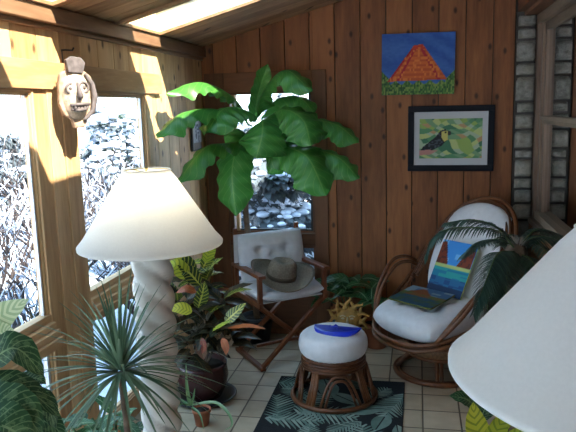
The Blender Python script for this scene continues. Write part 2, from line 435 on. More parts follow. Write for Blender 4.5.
bw.box(XL-.12, WX0, YB, YB+.12, 0, 2.3, 1); bw.box(WX1, XR+.1, YB, YB+.12, 0, 3.0, 1)
bw.box(WX0, WX1, YB, YB+.12, WZ1, 2.6, 1); bw.box(WX0, WX1, YB, YB+.12, 0, WZ0, 1)
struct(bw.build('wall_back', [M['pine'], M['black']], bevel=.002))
w = empty('window_5', (WX0, YB, WZ0), kind='structure'); o = Vector((WX0, YB, WZ0))
def rel(mb):
    mb.v = [tuple(Vector(v)-o) for v in mb.v]; return mb
f = MB()
f.box(-1.545, WX0+.004, YB-.045, YB-.02, .05, 1.985, 0); f.box(WX1-.004, -.640, YB-.045, YB-.02, .05, 1.985, 0)
f.box(WX0+.004, WX1-.004, YB-.044, YB-.02, 1.85, 1.985, 1); f.box(WX0+.004, WX1-.004, YB-.044, YB-.02, .05, .34, 1)
f.box(WX0+.004, WX1-.004, YB-.04, YB+.02, .72, .795, 1); f.box(WX0+.004, WX1-.004, YB-.03, YB+.03, .70, .72, 1)
for z0, z1 in ((.797, 1.848), (.352, .698)):
    f.box(WX0, WX0+.035, YB-.02, YB+.05, z0, z1, 0); f.box(WX1-.022, WX1, YB-.02, YB+.05, z0, z1, 0)
    f.box(WX0, WX1, YB-.015, YB+.05, z1-.02, z1, 1); f.box(WX0, WX1, YB-.015, YB+.05, z0, z0+.012, 1)
f.box(WX0+.05, WX0+.075, YB-.01, YB+.04, .80, 1.83, 2)
rel(f).build('window_frame', [M['pine_trimz'], M['pine_trimx'], M['pine_post']], w, bevel=.003)
f = MB(); f.box(WX0+.036, WX1-.022, YB+.001, YB+.012, .809, .822); f.box(WX1-.040, WX1-.024, YB+.0, YB+.013, .80, 1.83)
rel(f).build('channel', M['dark_metal'], w)
f = MB(); f.box(WX0+.03, WX1-.02, YB+.03, YB+.036, .80, 1.84); f.box(WX0+.03, WX1-.02, YB+.03, YB+.036, .355, .70)
rel(f).build('window_pane', M['glass'], w)
# a light painted batten and base on the back wall
struct(MB().box(XL, WX0-.15, YB-.035, YB-.02, 0, .09).box(-.638, .645, YB-.035, YB-.02, 0, .09).build('baseboard_back', M['pine_trimx'], bevel=.003))

# stone pier between the planks and the house wall
st = MB(); z = 0; rs = random.Random(4)
zs = [.0, .15, .28, .46, .60, .78, .90, 1.02, 1.12, 1.20, 1.33, 1.40, 1.53, 1.64, 1.72, 1.89, 1.98, 2.13, 2.21, 2.30]
for a, b in zip(zs, zs[1:]):
    nx, nz = 7, 6; x0, x1 = .656+rs.random()*.014, .779; z0, z1 = a+.008, b-.008
    vs = []; uv = []
    for iz in range(nz+1):
        for ix in range(nx+1):
            u, v = ix/nx*2-1, iz/nz*2-1
            e = (1-abs(u)**5)*(1-abs(v)**5)
            vs.append((x0+(x1-x0)*(u+1)/2, YB-.012-.05*min(1, e*1.4)-rs.random()*.006*e, z0+(z1-z0)*(v+1)/2))
    b0 = [(iz*(nx+1)+ix, iz*(nx+1)+ix+1, (iz+1)*(nx+1)+ix+1, (iz+1)*(nx+1)+ix) for iz in range(nz) for ix in range(nx)]
    st.add(vs, b0, smooth=True)
st.box(.650, XR, YB-.012, YB, 0, 2.9, 1)
struct(st.build('wall_stone_pier', [M['stone'], M['mortar']]))

# right wall: old house window over a boarded lower wall
rw = MB()
rw.box(XR, XR+.12, YF, 2.2, 0, 3.0, 1); rw.box(XR, XR+.12, 2.2, YB-.10, 0, .90, 1); rw.box(XR, XR+.12, 2.2, YB-.1, 2.33, 3.0, 1)
planks_y(rw, YF, 2.2, 0, 2.85, XR+.02-.02, m=0); planks_y(rw, 2.2, YB-.06, 0, .90, XR, m=0)
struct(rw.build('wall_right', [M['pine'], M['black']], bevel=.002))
hd = MB(); hd.box(.655, XR+.02, 2.2, YB-.02, 2.31, 2.78); hd.box(.70, XR+.02, 2.2, YB-.02, 2.285, 2.31)
struct(hd.build('trim_2', wood('dark_lintel', (.09, .035, .018, 1), (.20, .085, .04, 1), 'y', knots=False), bevel=.003))
w = empty('window_6', (XR, 4.7, .9), kind='structure'); o = Vector((XR, 4.7, .9))
f = MB(); x = XR
f.box(x-.002, x+.10, 4.70, 4.785, 0, 2.285, 0)                                   # casing against the stone
f.box(x+.02, x+.10, 4.655, 4.70, .94, 2.285, 0); f.box(x+.035, x+.075, 4.60, 4.655, .96, 2.26, 0)
f.box(x+.02, x+.10, 3.30, 3.34, .94, 2.285, 0); f.box(x-.002, x+.10, 2.2, 3.30, .90, 2.285, 0); f.box(x+.035, x+.075, 3.34, 3.39, .96, 2.26, 0)
f.box(x-.002, x+.10, 3.3, 4.70, 2.225, 2.285, 1); f.box(x+.035, x+.075, 3.34, 4.655, 2.17, 2.225, 1)
f.box(x+.030, x+.075, 3.34, 4.655, 1.575, 1.625, 1); f.box(x+.02, x+.045, 3.34, 4.655, 1.60, 1.622, 1)
f.box(x-.03, x+.10, 3.1, 4.72, .90, .935, 1); f.box(x+.0, x+.08, 3.34, 4.655, .937, .985, 1)
rel(f).build('window_frame', [M['grey_wood_z'], M['grey_wood_y']], w, bevel=.003)
f = MB(); f.box(x+.052, x+.057, 3.38, 4.61, .98, 2.18); rel(f).build('window_pane', M['glass_dark'], w)
# room beyond the old window, and the wall behind the viewer
b = MB(); b.box(XR+1.5, XR+1.6, 2.0, YB+.1, 0, 3); b.box(XR+.12, XR+1.5, 2.0, 2.1, 0, 3); b.box(XR+.12, XR+1.5, YB, YB+.1, 0, 3); b.box(XR+.0, XR+1.6, 2.0, YB+.1, 3, 3.1)
struct(b.build('wall_inner_room', M['white_wall']))
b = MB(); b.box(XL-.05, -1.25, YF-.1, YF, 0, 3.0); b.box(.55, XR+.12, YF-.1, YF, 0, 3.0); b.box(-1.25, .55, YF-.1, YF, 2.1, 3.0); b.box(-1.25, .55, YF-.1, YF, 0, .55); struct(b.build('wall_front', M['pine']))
w = empty('window_9', (-1.25, YF, .55), kind='structure'); o = Vector(w.location)  # unseen window, added to let fill daylight onto camera-facing sides
f = MB(); f.box(-1.25, -1.2, YF-.06, YF-.02, .55, 2.1); f.box(.5, .55, YF-.06, YF-.02, .55, 2.1); f.box(-.375, -.325, YF-.06, YF-.02, .6, 2.05); f.box(-1.2, .5, YF-.06, YF-.02, .55, .6); f.box(-1.2, .5, YF-.06, YF-.02, 2.05, 2.1)
rel(f).build('window_frame', M['pine_post'], w, bevel=.003)
g = MB(); g.box(-1.2, -.375, YF-.045, YF-.04, .6, 2.05); g.box(-.325, .5, YF-.045, YF-.04, .6, 2.05); rel(g).build('window_pane', M['glass'], w)
# unseen mass of the house alongside, added to shade the snow outside
b = MB(); b.box(XR+1.62, XR+1.8, -4, 7, -.5, 4.3); b.box(XR+.2, XR+1.8, -4, 7, 4.1, 4.3); b.box(XR+.16, XR+.3, -4, 7, 3.15, 4.1); struct(b.build('wall_house_shade', M['white_wall']))

# ceiling boards with the two skylight wells
SKY = [(2.03, 2.67), (3.34, 3.875)]; SX0, SX1 = -1.545, -.62
ce = MB(); rc = random.Random(2); y = YF
def cbox(x0, x1, y0, y1, dz0, dz1, m=0, B=None):
    B = B or ce
    vs = [(x, y, cz(x)+dz) for dz in (dz0, dz1) for y in (y0, y1) for x in (x0, x1)]
    B.add(vs, [(0, 2, 3, 1), (4, 5, 7, 6), (0, 1, 5, 4), (2, 6, 7, 3), (0, 4, 6, 2), (1, 3, 7, 5)], m=m)
cuts = [YF]
while cuts[-1] < YB-.15: cuts.append(cuts[-1]+.145)
cuts = sorted(set([c for c in cuts if all(abs(c-e) > .03 for s in SKY for e in s)]+[e for s in SKY for e in s]+[YB]))
for a, b in zip(cuts, cuts[1:]):
    ins = any(s[0]-.001 <= a and b <= s[1]+.001 for s in SKY)
    if ins: cbox(XL, SX0, a+.002, b-.002, 0, .02); cbox(SX1, XR+.02, a+.002, b-.002, 0, .02)
    else: cbox(XL, XR+.02, a+.002, b-.002, 0, .02)
ys = [YF-.1, SKY[0][0], SKY[0][1], SKY[1][0], SKY[1][1], YB+.12]
for i, (a, b) in enumerate(zip(ys, ys[1:])):
    if i % 2: cbox(XL-.12, SX0, a, b, .02, .12, 1); cbox(SX1, XR+.15, a, b, .02, .12, 1)
    else: cbox(XL-.12, XR+.15, a, b, .02, .12, 1)
struct(ce.build('ceiling', [M['pine_ceil'], M['black']], bevel=.002))
for i, (a, b) in enumerate(SKY):
    w = empty('window_%d' % (7+i), (SX0, a, cz(SX0)), kind='structure'); o = Vector(w.location)
    f = MB()
    t_ = .030
    cbox(SX0-.0, SX0+.012, a, b, -.0, .13, 0, f); cbox(SX1-.012, SX1, a, b, 0, .13, 0, f); cbox(SX0+.012, SX1-.012, a, a+.012, 0, .13, 0, f); cbox(SX0+.012, SX1-.012, b-.012, b, 0, .13, 0, f)
    cbox(SX0-.0, SX0+t_, a-.03, b+.03, -.016, -.001, 1, f); cbox(SX1-.01, SX1+t_, a-.03, b+.03, -.016, -.001, 1, f)
    cbox(SX0+t_, SX1-.01, a-.03, a+.012, -.016, -.001, 1, f); cbox(SX0+t_, SX1-.01, b-.012, b+.03, -.016, -.001, 1, f)
    for u0, u1, v0, v1 in ((SX0-.03, SX0+.03, a-.03, b+.03), (SX1-.03, SX1+.03, a-.03, b+.03), (SX0+.03, SX1-.03, a-.03, a+.03), (SX0+.03, SX1-.03, b-.03, b+.03)): cbox(u0, u1, v0, v1, .13, .16, 0, f)
    rel(f).build('window_frame', [M['well'], wood('skylight_trim', (.26, .14, .07, 1), (.45, .27, .14, 1), 'y', knots=False)], w)
    g = MB(); cbox(SX0+.02, SX1-.02, a+.02, b-.02, .138, .144, 0, g); rel(g).build('window_pane', M['glass'], w)

# ---------------------------------------------------------------- paintings (flat pictures, colours per point)
def pip(x, y, P):
    r = False; j = len(P)-1
    for i in range(len(P)):
        if (P[i][1] > y) != (P[j][1] > y) and x < (P[j][0]-P[i][0])*(y-P[i][1])/(P[j][1]-P[i][1])+P[i][0]: r = not r
        j = i
    return r
def lin(c): return srgb(*c)[:3]
def picture(fn, w, h, nx, ny, thick, name, mats, parent=None):
    "picture in the local x-z plane facing -y, centred"
    b = MB(); vs = []; cs = []
    for j in range(ny+1):
        for i in range(nx+1):
            u, v = i/nx, j/ny; vs.append(((u-.5)*w, -thick/2, (v-.5)*h)); cs.append(fn(u, v))
    b.add(vs, [(j*(nx+1)+i, j*(nx+1)+i+1, (j+1)*(nx+1)+i+1, (j+1)*(nx+1)+i) for j in range(ny) for i in range(nx)], cols=cs)
    x, y, z = w/2, thick/2, h/2
    ec = [fn(.02, .5)]*8
    b.add([(-x, -y, -z), (x, -y, -z), (x, y, -z), (-x, y, -z), (-x, -y, z), (x, -y, z), (x, y, z), (-x, y, z)],
          [(0, 3, 2, 1), (4, 5, 6, 7), (1, 2, 6, 5), (2, 3, 7, 6), (3, 0, 4, 7)], cols=ec)
    return b.build(name, mats, parent)
rp = random.Random(11)
def hsh(i, j=0): return (math.sin(i*127.1+j*311.7)*43758.5453) % 1
def pyramid(u, v):
    if pip(u, v, [(.08, .22), (.44, .80), (.56, .82), (.90, .24)]):
        row = int(v*26); lf = .08+(v-.22)*.62; cx = (u-.5)
        if v > .74: c = (190, 60, 40) if hsh(int(u*30), row) > .4 else (214, 110, 50)
        else:
            c = (206, 104, 48) if row % 2 else (190, 86, 44)
            s1 = .08+(v-.22)*.62; s2 = .30+(v-.22)*.30; s3 = .60-(v-.22)*.06+.22*(1-(v-.22)/.6)*.6
            if abs(u-(.22+(v-.22)*.45)) < .018 or abs(u-s1) < .03 or abs(u-(.80-(v-.22)*.48)) < .022: c = (170, 40, 52)
            if hsh(int(u*44), row) > .8: c = (218, 122, 58)
        return lin(c)
    if v < .20+.03*math.sin(u*40) or ((u < .11 or u > .88) and v < .40-abs(u-(.0 if u < .5 else 1))*1.3):
        k = hsh(int(u*60), int(v*30)); return lin([(62, 104, 52), (92, 132, 60), (44, 82, 46), (126, 150, 76)][int(k*4)])
    k = (math.sin(u*9+v*17+2*math.sin(u*5+v*3))*.5+.5)*.6+.4*hsh(int(u*22+v*6), int(v*34))
    return lin((40+26*k, 84+24*k, 158+22*k))
p = at(418, 64, YB-.045)
o = picture(pyramid, .495, .415, 110, 90, .03, 'canvas_painting', M['paint']); o.location = (p.x, YB-.036, p.z); o.rotation_euler = (0, math.radians(.6), 0)
tag(o, 'unframed canvas painting of an orange stepped pyramid under a blue sky', 'painting')
def toucan(u, v):
    body = [(.0, .16), (.06, .30), (.16, .42), (.26, .55), (.34, .70), (.42, .74), (.46, .62), (.44, .46), (.36, .32), (.22, .22), (.10, .14)]
    beak = [(.43, .72), (.50, .68), (.51, .60), (.47, .58), (.44, .62)]
    if pip(u, v, [(.0, .08), (.18, .10), (.30, .20), (.14, .22), (.0, .20)]): return lin((196, 140, 130))
    if pip(u, v, [(.36, .68), (.45, .70), (.46, .48), (.40, .42), (.36, .52)]): return lin((206, 196, 110)) if (u-.42)**2+(v-.66)**2 > .0004 else lin((20, 20, 20))
    if pip(u, v, beak): return lin((60, 60, 58))
    if pip(u, v, body): return lin((30, 34, 40) if hsh(int(u*40), int(v*30)) > .25 else (70, 78, 90))
    k = hsh(int(u*9+v*7+.6*math.sin(v*9)), int(v*8-u*5+.5*math.sin(u*11)))
    return lin([(92, 146, 104), (150, 178, 96), (188, 200, 132), (70, 122, 92), (170, 190, 160), (120, 160, 120), (190, 150, 110)][int(k*6.4)])
p = at(450.5, 138.5, YB-.04); t_ = empty('framed_print', (p.x, YB-.0375, p.z), 0, 'black framed print of a toucan among green leaves, white mat', 'framed picture'); t_.rotation_euler = (0, math.radians(.4), 0)
W2, H2 = .585, .455
f = MB()
for a in ((-W2/2, W2/2, H2/2-.042, H2/2), (-W2/2, W2/2, -H2/2, -H2/2+.042)): f.box(a[0], a[1], -.015, .015, a[2], a[3])
for a in ((-W2/2, -W2/2+.042), (W2/2-.042, W2/2)): f.box(a[0], a[1], -.015, .015, -H2/2+.042, H2/2-.042)
f.build('picture_frame', M['frame_black'], t_, bevel=.004)
MB().box(-W2/2+.042, W2/2-.042, -.004, .012, -H2/2+.042, H2/2-.042).build('mat_board', M['mat_board'], t_)
pc = picture(toucan, .425, .275, 100, 70, .003, 'art_print', M['paint'], t_); pc.location = (0, -.007, .0)
# little print near the left corner
def tower(u, v):
    if .25 < u < .75 and .2 < v < .8 and not (.4 < u < .6 and .2 < v < .4): return lin((96, 100, 112) if hsh(int(u*14), int(v*18)) > .35 else (190, 192, 200))
    if v < .2: return lin((120, 110, 105))
    return lin((168, 172, 182))
t_ = empty('framed_print', (XL+.012, 4.56, 1.56), PI/2, 'small pale print of a tower hanging beside the left corner', 'framed picture')
MB().box(-.10, .10, -.008, .008, -.125, .125).build('picture_frame', M['dark_metal'], t_, bevel=.002)
pc = picture(tower, .175, .225, 30, 36, .003, 'art_print', M['paint'], t_); pc.location = (0, -.010, 0)

# ---------------------------------------------------------------- wall mask
p = Vector((-1.475, 2.70, 1.80))
t_ = empty('wall_mask', p, math.radians(52), 'carved clay mask with a round eye, hung on the post between the windows', 'mask')
# local frame: x along the wall, -y into the room
b = MB()
b.lathe([(.0, 0), (.085, 0), (.092, .015), (.080, .045), (.05, .068), (.0, .078)], 28, M=Matrix.Rotation(PI/2, 4, 'X') @ Matrix.Diagonal((.86, 1.35, 1, 1)))
ms = b.build('face', M['clay_pale'], t_)
b = MB()
b.tube([(.028+.024*math.cos(a*PI/8), -.066, .035+.024*math.sin(a*PI/8)) for a in range(16)], .007, 8, closed=True); b.ball((.028, -.066, .035), (.011, .012, .011))
b.tube([(-.038+.022*math.cos(a*PI/8), -.060, .03+.022*math.sin(a*PI/8)) for a in range(16)], .007, 8, closed=True); b.ball((-.038, -.060, .03), (.01, .012, .01))
b.tube([(-.004, -.068, .055), (-.003, -.085, .02), (-.004, -.096, -.005), (-.004, -.080, -.02)], [.008, .011, .015, .010], 8)
b.tube(smooth([(-.045, -.062, -.046), (-.02, -.082, -.044), (.02, -.082, -.042), (.052, -.06, -.042)], 9), .008, 8)
b.tube(smooth([(-.04, -.058, -.065), (-.01, -.080, -.070), (.03, -.074, -.064)], 8), .008, 8)
for k in range(5): b.box(-.034+k*.016, -.022+k*.016, -.083, -.07, -.062, -.05)
b.build('features', M['clay_dark'], t_)
b = MB()
out = [(-.085, .05), (-.075, .10), (-.04, .12), (-.035, .165), (.0, .175), (.035, .165), (.045, .12), (.085, .09), (.11, .03), (.105, -.04), (.085, -.09), (.05, -.12), (.04, -.15), (-.02, -.155), (-.03, -.11), (-.07, -.09), (-.09, -.04)]
b.prism(out, -.0, .035, M=Matrix.Rotation(PI/2, 4, 'X')); b.build('headdress', M['clay'], t_, bevel=.008)
b = MB()
b.prism([(-.04, .105), (-.05, .16), (-.02, .178), (.03, .172), (.05, .15), (.035, .10)], .03, .06, M=Matrix.Rotation(PI/2, 4, 'X'))
b.tube([(.05, -.045, .10), (.083, -.045, .055), (.092, -.05, -.01), (.078, -.045, -.075), (.03, -.045, -.115)], [.008, .014, .016, .014, .009], 8)
b.build('crest', M['clay_dark'], t_, bevel=.004)
t_.scale = (.86, .86, .92)
# hook above it
b = MB(); b.tube([(XL+.001, 2.80, 2.005), (XL+.02, 2.80, 2.005), (XL+.022, 2.86, 2.007), (XL+.03, 2.86, 2.02)], .004, 6); b.tube([(XL+.003, 2.80, 2.005), (XL+.003, 2.80, 1.95)], .003, 6)
tag(b.build('wall_hook', M['dark_metal']), 'small dark iron hook on the planks above the clay mask', 'hook')

# ---------------------------------------------------------------- twisted column lamps
def lamp(x, y, zs, tilt, label):
    t_ = empty('floor_lamp', (x, y, 0), 0, label, 'lamp', 'twisted column lamps')
    b = MB(); b.lathe([(.0, 0), (.125, 0), (.13, .02), (.12, .05), (.095, .06), (.085, .09), (.06, .10)], 40); b.build('base', M['plaster'], t_)
    b = MB(); top = zs+.03; N = 130; k = PI/.087
    prof = [(.064, .095+(top-.095)*i/N) for i in range(N+1)]
    b.lathe(prof, 40, fn=lambda r, z, a: r*(.70+.36*abs(math.cos(1.5*a+k*z))**.65)); b.build('column', M['plaster'], t_)
    b = MB(); b.tube([(0, 0, top), (0, 0, top+.05)], .012, 10); b.ball((0, 0, top+.07), (.022, .022, .03))
    b.build('socket', M['brass'], t_)
    sh = MB(); R0, R1, hh = .2286, .075, .24; n = 64
    prof = [(R0+.002, -.004), (R0+.003, .004), (R0, .008)]+[(R0+(R1-R0)*i/8, hh*i/8) for i in range(1, 8)]+[(R1+.001, hh-.006), (R1+.003, hh-.002), (R1-.001, hh+.002), (R1-.003, hh-.004)]+[(R0+(R1-R0)*i/8-.003, hh*i/8) for i in range(7, 0, -1)]+[(R0-.002, 0), (R0+.002, -.004)]
    sh.lathe(prof, n); so = sh.build('lamp_shade', M['shade'], t_)
    h2 = MB(); h2.tube([(-.03*0, .0, -.02)]+[(0, .05*math.sin(PI*i/10), -.02+.235*i/10) for i in range(1, 10)]+[(0, 0, .215)], .0022, 6)
    h2.tube([(0, -.05*math.sin(PI*i/10), -.02+.235*i/10) for i in range(11)], .0022, 6)
    for i in range(3): a = 2*PI*i/3+.5; h2.tube([(0, 0, hh-.008), (R1*math.cos(a), R1*math.sin(a), hh-.004)], .002, 6)
    h2.tube([((R1-.003)*math.cos(2*PI*i/24), (R1-.003)*math.sin(2*PI*i/24), hh-.003) for i in range(24)], .002, 6, closed=True)
    h2.ball((0, 0, hh+.003), (.006, .006, .009)); h2.build('harp', M['brass'], so)
    so.location = (0, 0, zs); so.rotation_euler = tilt
    return t_
lamp(-.842, 1.963, 1.30, (0, 0, 0), 'twisted white column lamp with cream shade beside the left windows')
lamp(.279, 1.028, 1.289, (.034, .114, 0), 'near lamp with large tilted white shade in the lower right corner')

# the far lamp is switched on
bl = bpy.data.lights.new('bulb', 'POINT'); bl.energy = 3.5; bl.color = (1, .94, .84); bl.shadow_soft_size = .03
bo = bpy.data.objects.new('bulb', bl); col.objects.link(bo); bo.location = (-.842, 1.963, 1.43)
# ---------------------------------------------------------------- rug
RX0, RX1, RY0, RY1 = -.86, -.07, 2.78, 3.97
rug = empty('leaf_rug', ((RX0+RX1)/2, (RY0+RY1)/2, 0), 0, 'black rug with pale green jungle leaves under the round stool', 'rug')
w2, h2 = (RX1-RX0)/2, (RY1-RY0)/2
MB().box(-w2, w2, -h2, h2, .0005, .008).build('pile', plain('black_wool', (.010, .012, .014, 1), .95, .3, 90, bumpst=.5), rug, bevel=.002)
t = NT('leaf_pile'); f = t.noise(t.coord(), 20, 3); f = t.math('ADD', t.math('MULTIPLY', f, .5), t.math('MULTIPLY', t.rand(), .5))
t.base(t.ramp(f, [(.2, (.11, .18, .15, 1)), (.5, (.20, .29, .25, 1)), (.85, (.36, .45, .38, 1))])); M['rugleaf'] = t.fin(.95, .1)
b = MB(); rr = random.Random(5); lv = 0
def inside(p): return abs(p[0]) < w2-.008 and abs(p[1]) < h2-.008
def clipv(x, y): return (max(-w2+.006, min(w2-.006, x)), max(-h2+.006, min(h2-.006, y)))
for k in range(27):
    cx, cy = -w2+2*w2*((k*.618+.2)%1), -h2+2*h2*(k+.5)/27; a = rr.uniform(0, 2*PI); L = rr.uniform(.2, .34); ca, sa = math.cos(a), math.sin(a)
    z = .0084+.00006*k; nl = 11; typ = k % 3
    if typ < 2:         # fronds made of separate blades
        for i in range(nl):
            s = (i+.5)/nl; wd = (L*.36)*math.sin(PI*(.15+.8*s)); bl = L/nl*.44
            for sg in (-1, 1):
                pts = [(s*L-bl, 0), (s*L+bl, 0), (s*L+bl*1.6+wd*.35, sg*wd*.75), (s*L+bl*.6+wd*.55, sg*wd)]
                q = [clipv(cx+(x-L/2)*ca-y*sa, cy+(x-L/2)*sa+y*ca) for x, y in pts]
                if sg < 0: q = q[::-1]
                b.add([(x, y, z) for x, y in q], [(0, 1, 2, 3)])
    else:
        for sg in (-1, 1):
            pts = [(0, sg*.004)]+[(L*i/8, sg*(.004+L*.22*math.sin(PI*i/8))) for i in range(1, 8)]+[(L, sg*.004)]
            q = [clipv(cx+(x-L/2)*ca-y*sa, cy+(x-L/2)*sa+y*ca) for x, y in pts]
            if sg < 0: q = q[::-1]
            b.add([(x, y, z) for x, y in q], [tuple(range(len(q)))[::-1]])
b.build('leaf_pattern', M['rugleaf'], rug)

# ---------------------------------------------------------------- cushions
def cushion(w, d, h, tufts=(), n=28, power=.40, sq=.35, dent=.35, puck=.0):
    "rounded pad centred on the origin; sq 0 = square, 1 = round"
    b = MB(); vs = []; fs = []; idx = {}
    def pt(u, v, s):
        x = u*math.sqrt(1-sq*v*v/2); y = v*math.sqrt(1-sq*u*u/2)
        e = max(0, (1-abs(u)**4)*(1-abs(v)**4))**power
        z = s*e*h/2
        for (a, c) in tufts:
            q = math.exp(-((u-a)**2+(v-c)**2)/.012); z -= s*q*dent*h*.5
            z -= s*puck*h*math.exp(-min(abs(u-a), abs(v-c))**2/.004)*.5*math.exp(-((u-a)**2+(v-c)**2)/.15)
        return (x*w/2, y*d/2, z)
    for s in (1, -1):
        for j in range(n+1):
            for i in range(n+1):
                u, v = i/n*2-1, j/n*2-1; u = math.sin(u*PI/2); v = math.sin(v*PI/2)
                edge_ = i in (0, n) or j in (0, n)
                if s < 0 and edge_: idx[(s, i, j)] = idx[(1, i, j)]; continue
                idx[(s, i, j)] = len(vs); vs.append(pt(u, v, s))
    for s in (1, -1):
        for j in range(n):
            for i in range(n):
                f = (idx[(s, i, j)], idx[(s, i+1, j)], idx[(s, i+1, j+1)], idx[(s, i, j+1)])
                fs.append(f if s > 0 else f[::-1])
    return b.add(vs, fs, smooth=True)

# ---------------------------------------------------------------- round rattan stool
SX, SY = -.485, 3.72
st_ = empty('rattan_stool', (SX, SY, .009), 0, 'round rattan footstool with white cushion standing on the leaf rug', 'stool')
circ = lambda r, z, n=40: [(r*math.cos(2*PI*i/n), r*math.sin(2*PI*i/n), z) for i in range(n)]
b = MB(); b.tube(circ(.248, .016), .015, 8, closed=True); b.build('base_ring', M['rattan'], st_)
b = MB()
for z, r in ((.262, .180), (.244, .184), (.226, .184), (.208, .182)): b.tube(circ(r, z), .0105, 8, closed=True)
b.build('seat_ring', M['rattan'], st_)
b = MB(); b.lathe([(0, .250), (.17, .250), (.17, .262), (0, .262)], 32); b.build('seat_board', M['wicker'], st_)
for i in range(4):
    a = PI/4+i*PI/2+.3
    b = MB()
    for da in (-.085, 0, .085):
        c, s = math.cos(a+da), math.sin(a+da)
        b.tube([(.168*c, .168*s, .225), (.20*c, .20*s, .12), (.243*c, .243*s, .02)], .011, 8)
    b.build('leg', M['rattan'], st_)
for i in range(4):
    a0 = i*PI/2+.3; b = MB()
    for dd in (0, .12):
        pts = []
        for q in range(-8, 9):
            t0 = q/8; aa = a0+t0*(.50-dd)
            z = .03+(.165-dd*.18)*(1-abs(t0)**3.2); r = .242-(z-.03)*.28
            pts.append((r*math.cos(aa), r*math.sin(aa), z))
        b.tube(pts, .0085, 8)
    b.build('arch_brace', M['rattan'], st_)
b = MB()
prof = [(0, .262), (.15, .264), (.185, .278), (.200, .310), (.202, .345), (.192, .380), (.165, .402), (.10, .415), (0, .419)]
prof = [(p.x, p.z) for p in smooth([Vector((a, 0, c)) for a, c in prof], 48)]; prof[0] = (0, prof[0][1]); prof[-1] = (0, prof[-1][1])
b.lathe(prof, 72, fn=lambda r, z, a: r*(1+.012*math.cos(a*36)*min(1, r*5)*(1 if z < .39 else .3)))
cu_ = b.build('cushion', M['white_cloth'], st_)
b = MB(); b.tube(circ(.190, .290, 48), .004, 6, closed=True); b.build('piping', M['white_cloth'], cu_)
# crescent moon lying on it
mo = empty('moon_ornament', (SX+.02, SY-.055, .4245), 0, 'cobalt blue crescent moon with a face lying on the stool cushion', 'ornament')
pts = []
for i in range(25):
    a = PI+.05+(PI-.1)*i/24; pts.append((.125*math.cos(a), .055+.115*math.sin(a)))
for i in range(25):
    a = 2*PI-.05-(PI-.1)*i/24; r = 1+(.10*math.exp(-((i-10)/1.4)**2)+.05*math.exp(-((i-14)/1.0)**2)+.05*math.exp(-((i-17)/1.)**2)) * -1
    pts.append((.128*math.cos(a)*1, .062+.062*math.sin(a)*r))
pts = [(x, y) for x, y in pts]
b = MB(); n = len(pts)
ci = [((pts[i][0]+pts[n-1-i][0])/2, (pts[i][1]+pts[n-1-i][1])/2) for i in range(25)]
vs = []; fs = []
for i in range(25):
    o1 = Vector((*pts[i], 0)); o2 = Vector((*pts[n-1-i], 0)); wd = (o1-o2).length
    for q in range(7):
        s = q/6; v = o1.lerp(o2, s); v.z = .004+.55*wd*math.sqrt(max(0, .25-(s-.5)**2))*.7; vs.append(v)
for i in range(24):
    for q in range(6): fs.append((i*7+q, i*7+q+1, (i+1)*7+q+1, (i+1)*7+q))
b.add(vs, fs, smooth=True); b.prism(pts[:25]+pts[25:], .0, .004)
b.build('crescent', M['cobalt'], mo); mo.rotation_euler = (math.radians(11), 0, math.radians(-8)); mo.scale = (1.12, 1.12, 1.12)
b = MB(); b.ball((-.028, .012, .028), (.008, .006, .005)); b.tube([(-.012, .004, .026), (.0, .02, .03), (.010, .026, .022)], [.004, .007, .003], 8); b.tube([(.012, -.008, .026), (.025, .008, .024)], .003, 6)
b.build('face_relief', M['cobalt'], mo)

# ---------------------------------------------------------------- director's chair (local x to its left-right, y to its back)
DC = empty('director_chair', (-.935, 4.36, 0), math.radians(37.4), 'folding wooden director chair with white cushions in front of the back window', 'chair')
wx, dy = .24, .20
def bar2(a, b_, w, h, name, m=M['chairwood'], par=DC, up=(0, 0, 1)):
    return MB().bar(a, b_, w, h, up=up).build(name, m, par, bevel=.003)
for y in (-dy, dy):
    bar2((-wx, y, .02), (wx, y, .44), .022, .035, 'leg', up=(0, 1, 0)); bar2((wx, y+.024, .02), (-wx, y+.024, .44), .022, .035, 'leg', up=(0, 1, 0))
for x in (-wx, wx):
    bar2((x, -dy-.02, .012), (x, dy+.04, .012), .035, .024, 'foot_rail'); bar2((x, -dy-.02, .445), (x, dy+.04, .445), .03, .035, 'seat_rail')
    bar2((x, -dy, .45), (x, -dy, .63), .03, .03, 'arm_post'); bar2((x, dy, .45), (x, dy, .90), .028, .028, 'back_post')
    bar2((x, -dy-.05, .645), (x, dy+.03, .645), .05, .022, 'armrest')
bar2((-wx*.8, -.0, .10), (wx*.8, -.0, .10), .02, .02, 'stretcher')
MB().box(-wx+.012, wx-.012, -dy, dy, .455, .462).build('seat_sling', M['white_cloth'], DC)
sc_ = cushion(.50, .46, .095, [(-.35, -.3), (.35, -.3), (-.35, .35), (.35, .35)], dent=.6, puck=.2); so = sc_.build('seat_cushion', M['white_cloth'], DC); so.location = (0, -.015, .51); so.rotation_euler = (math.radians(3), 0, 0)
MB().box(-wx-.02, wx+.02, dy-.022, dy-.016, .66, .86).build('back_sling', M['white_cloth'], DC)
bc = cushion(.50, .35, .10, [(-.4, .3), (.4, .3), (0, .1), (-.4, -.4), (.4, -.4)], dent=.8, puck=.3, sq=.12); so = bc.build('back_cushion', M['white_cloth'], DC); so.location = (0, dy-.085, .692); so.rotation_euler = (math.radians(80), 0, 0)
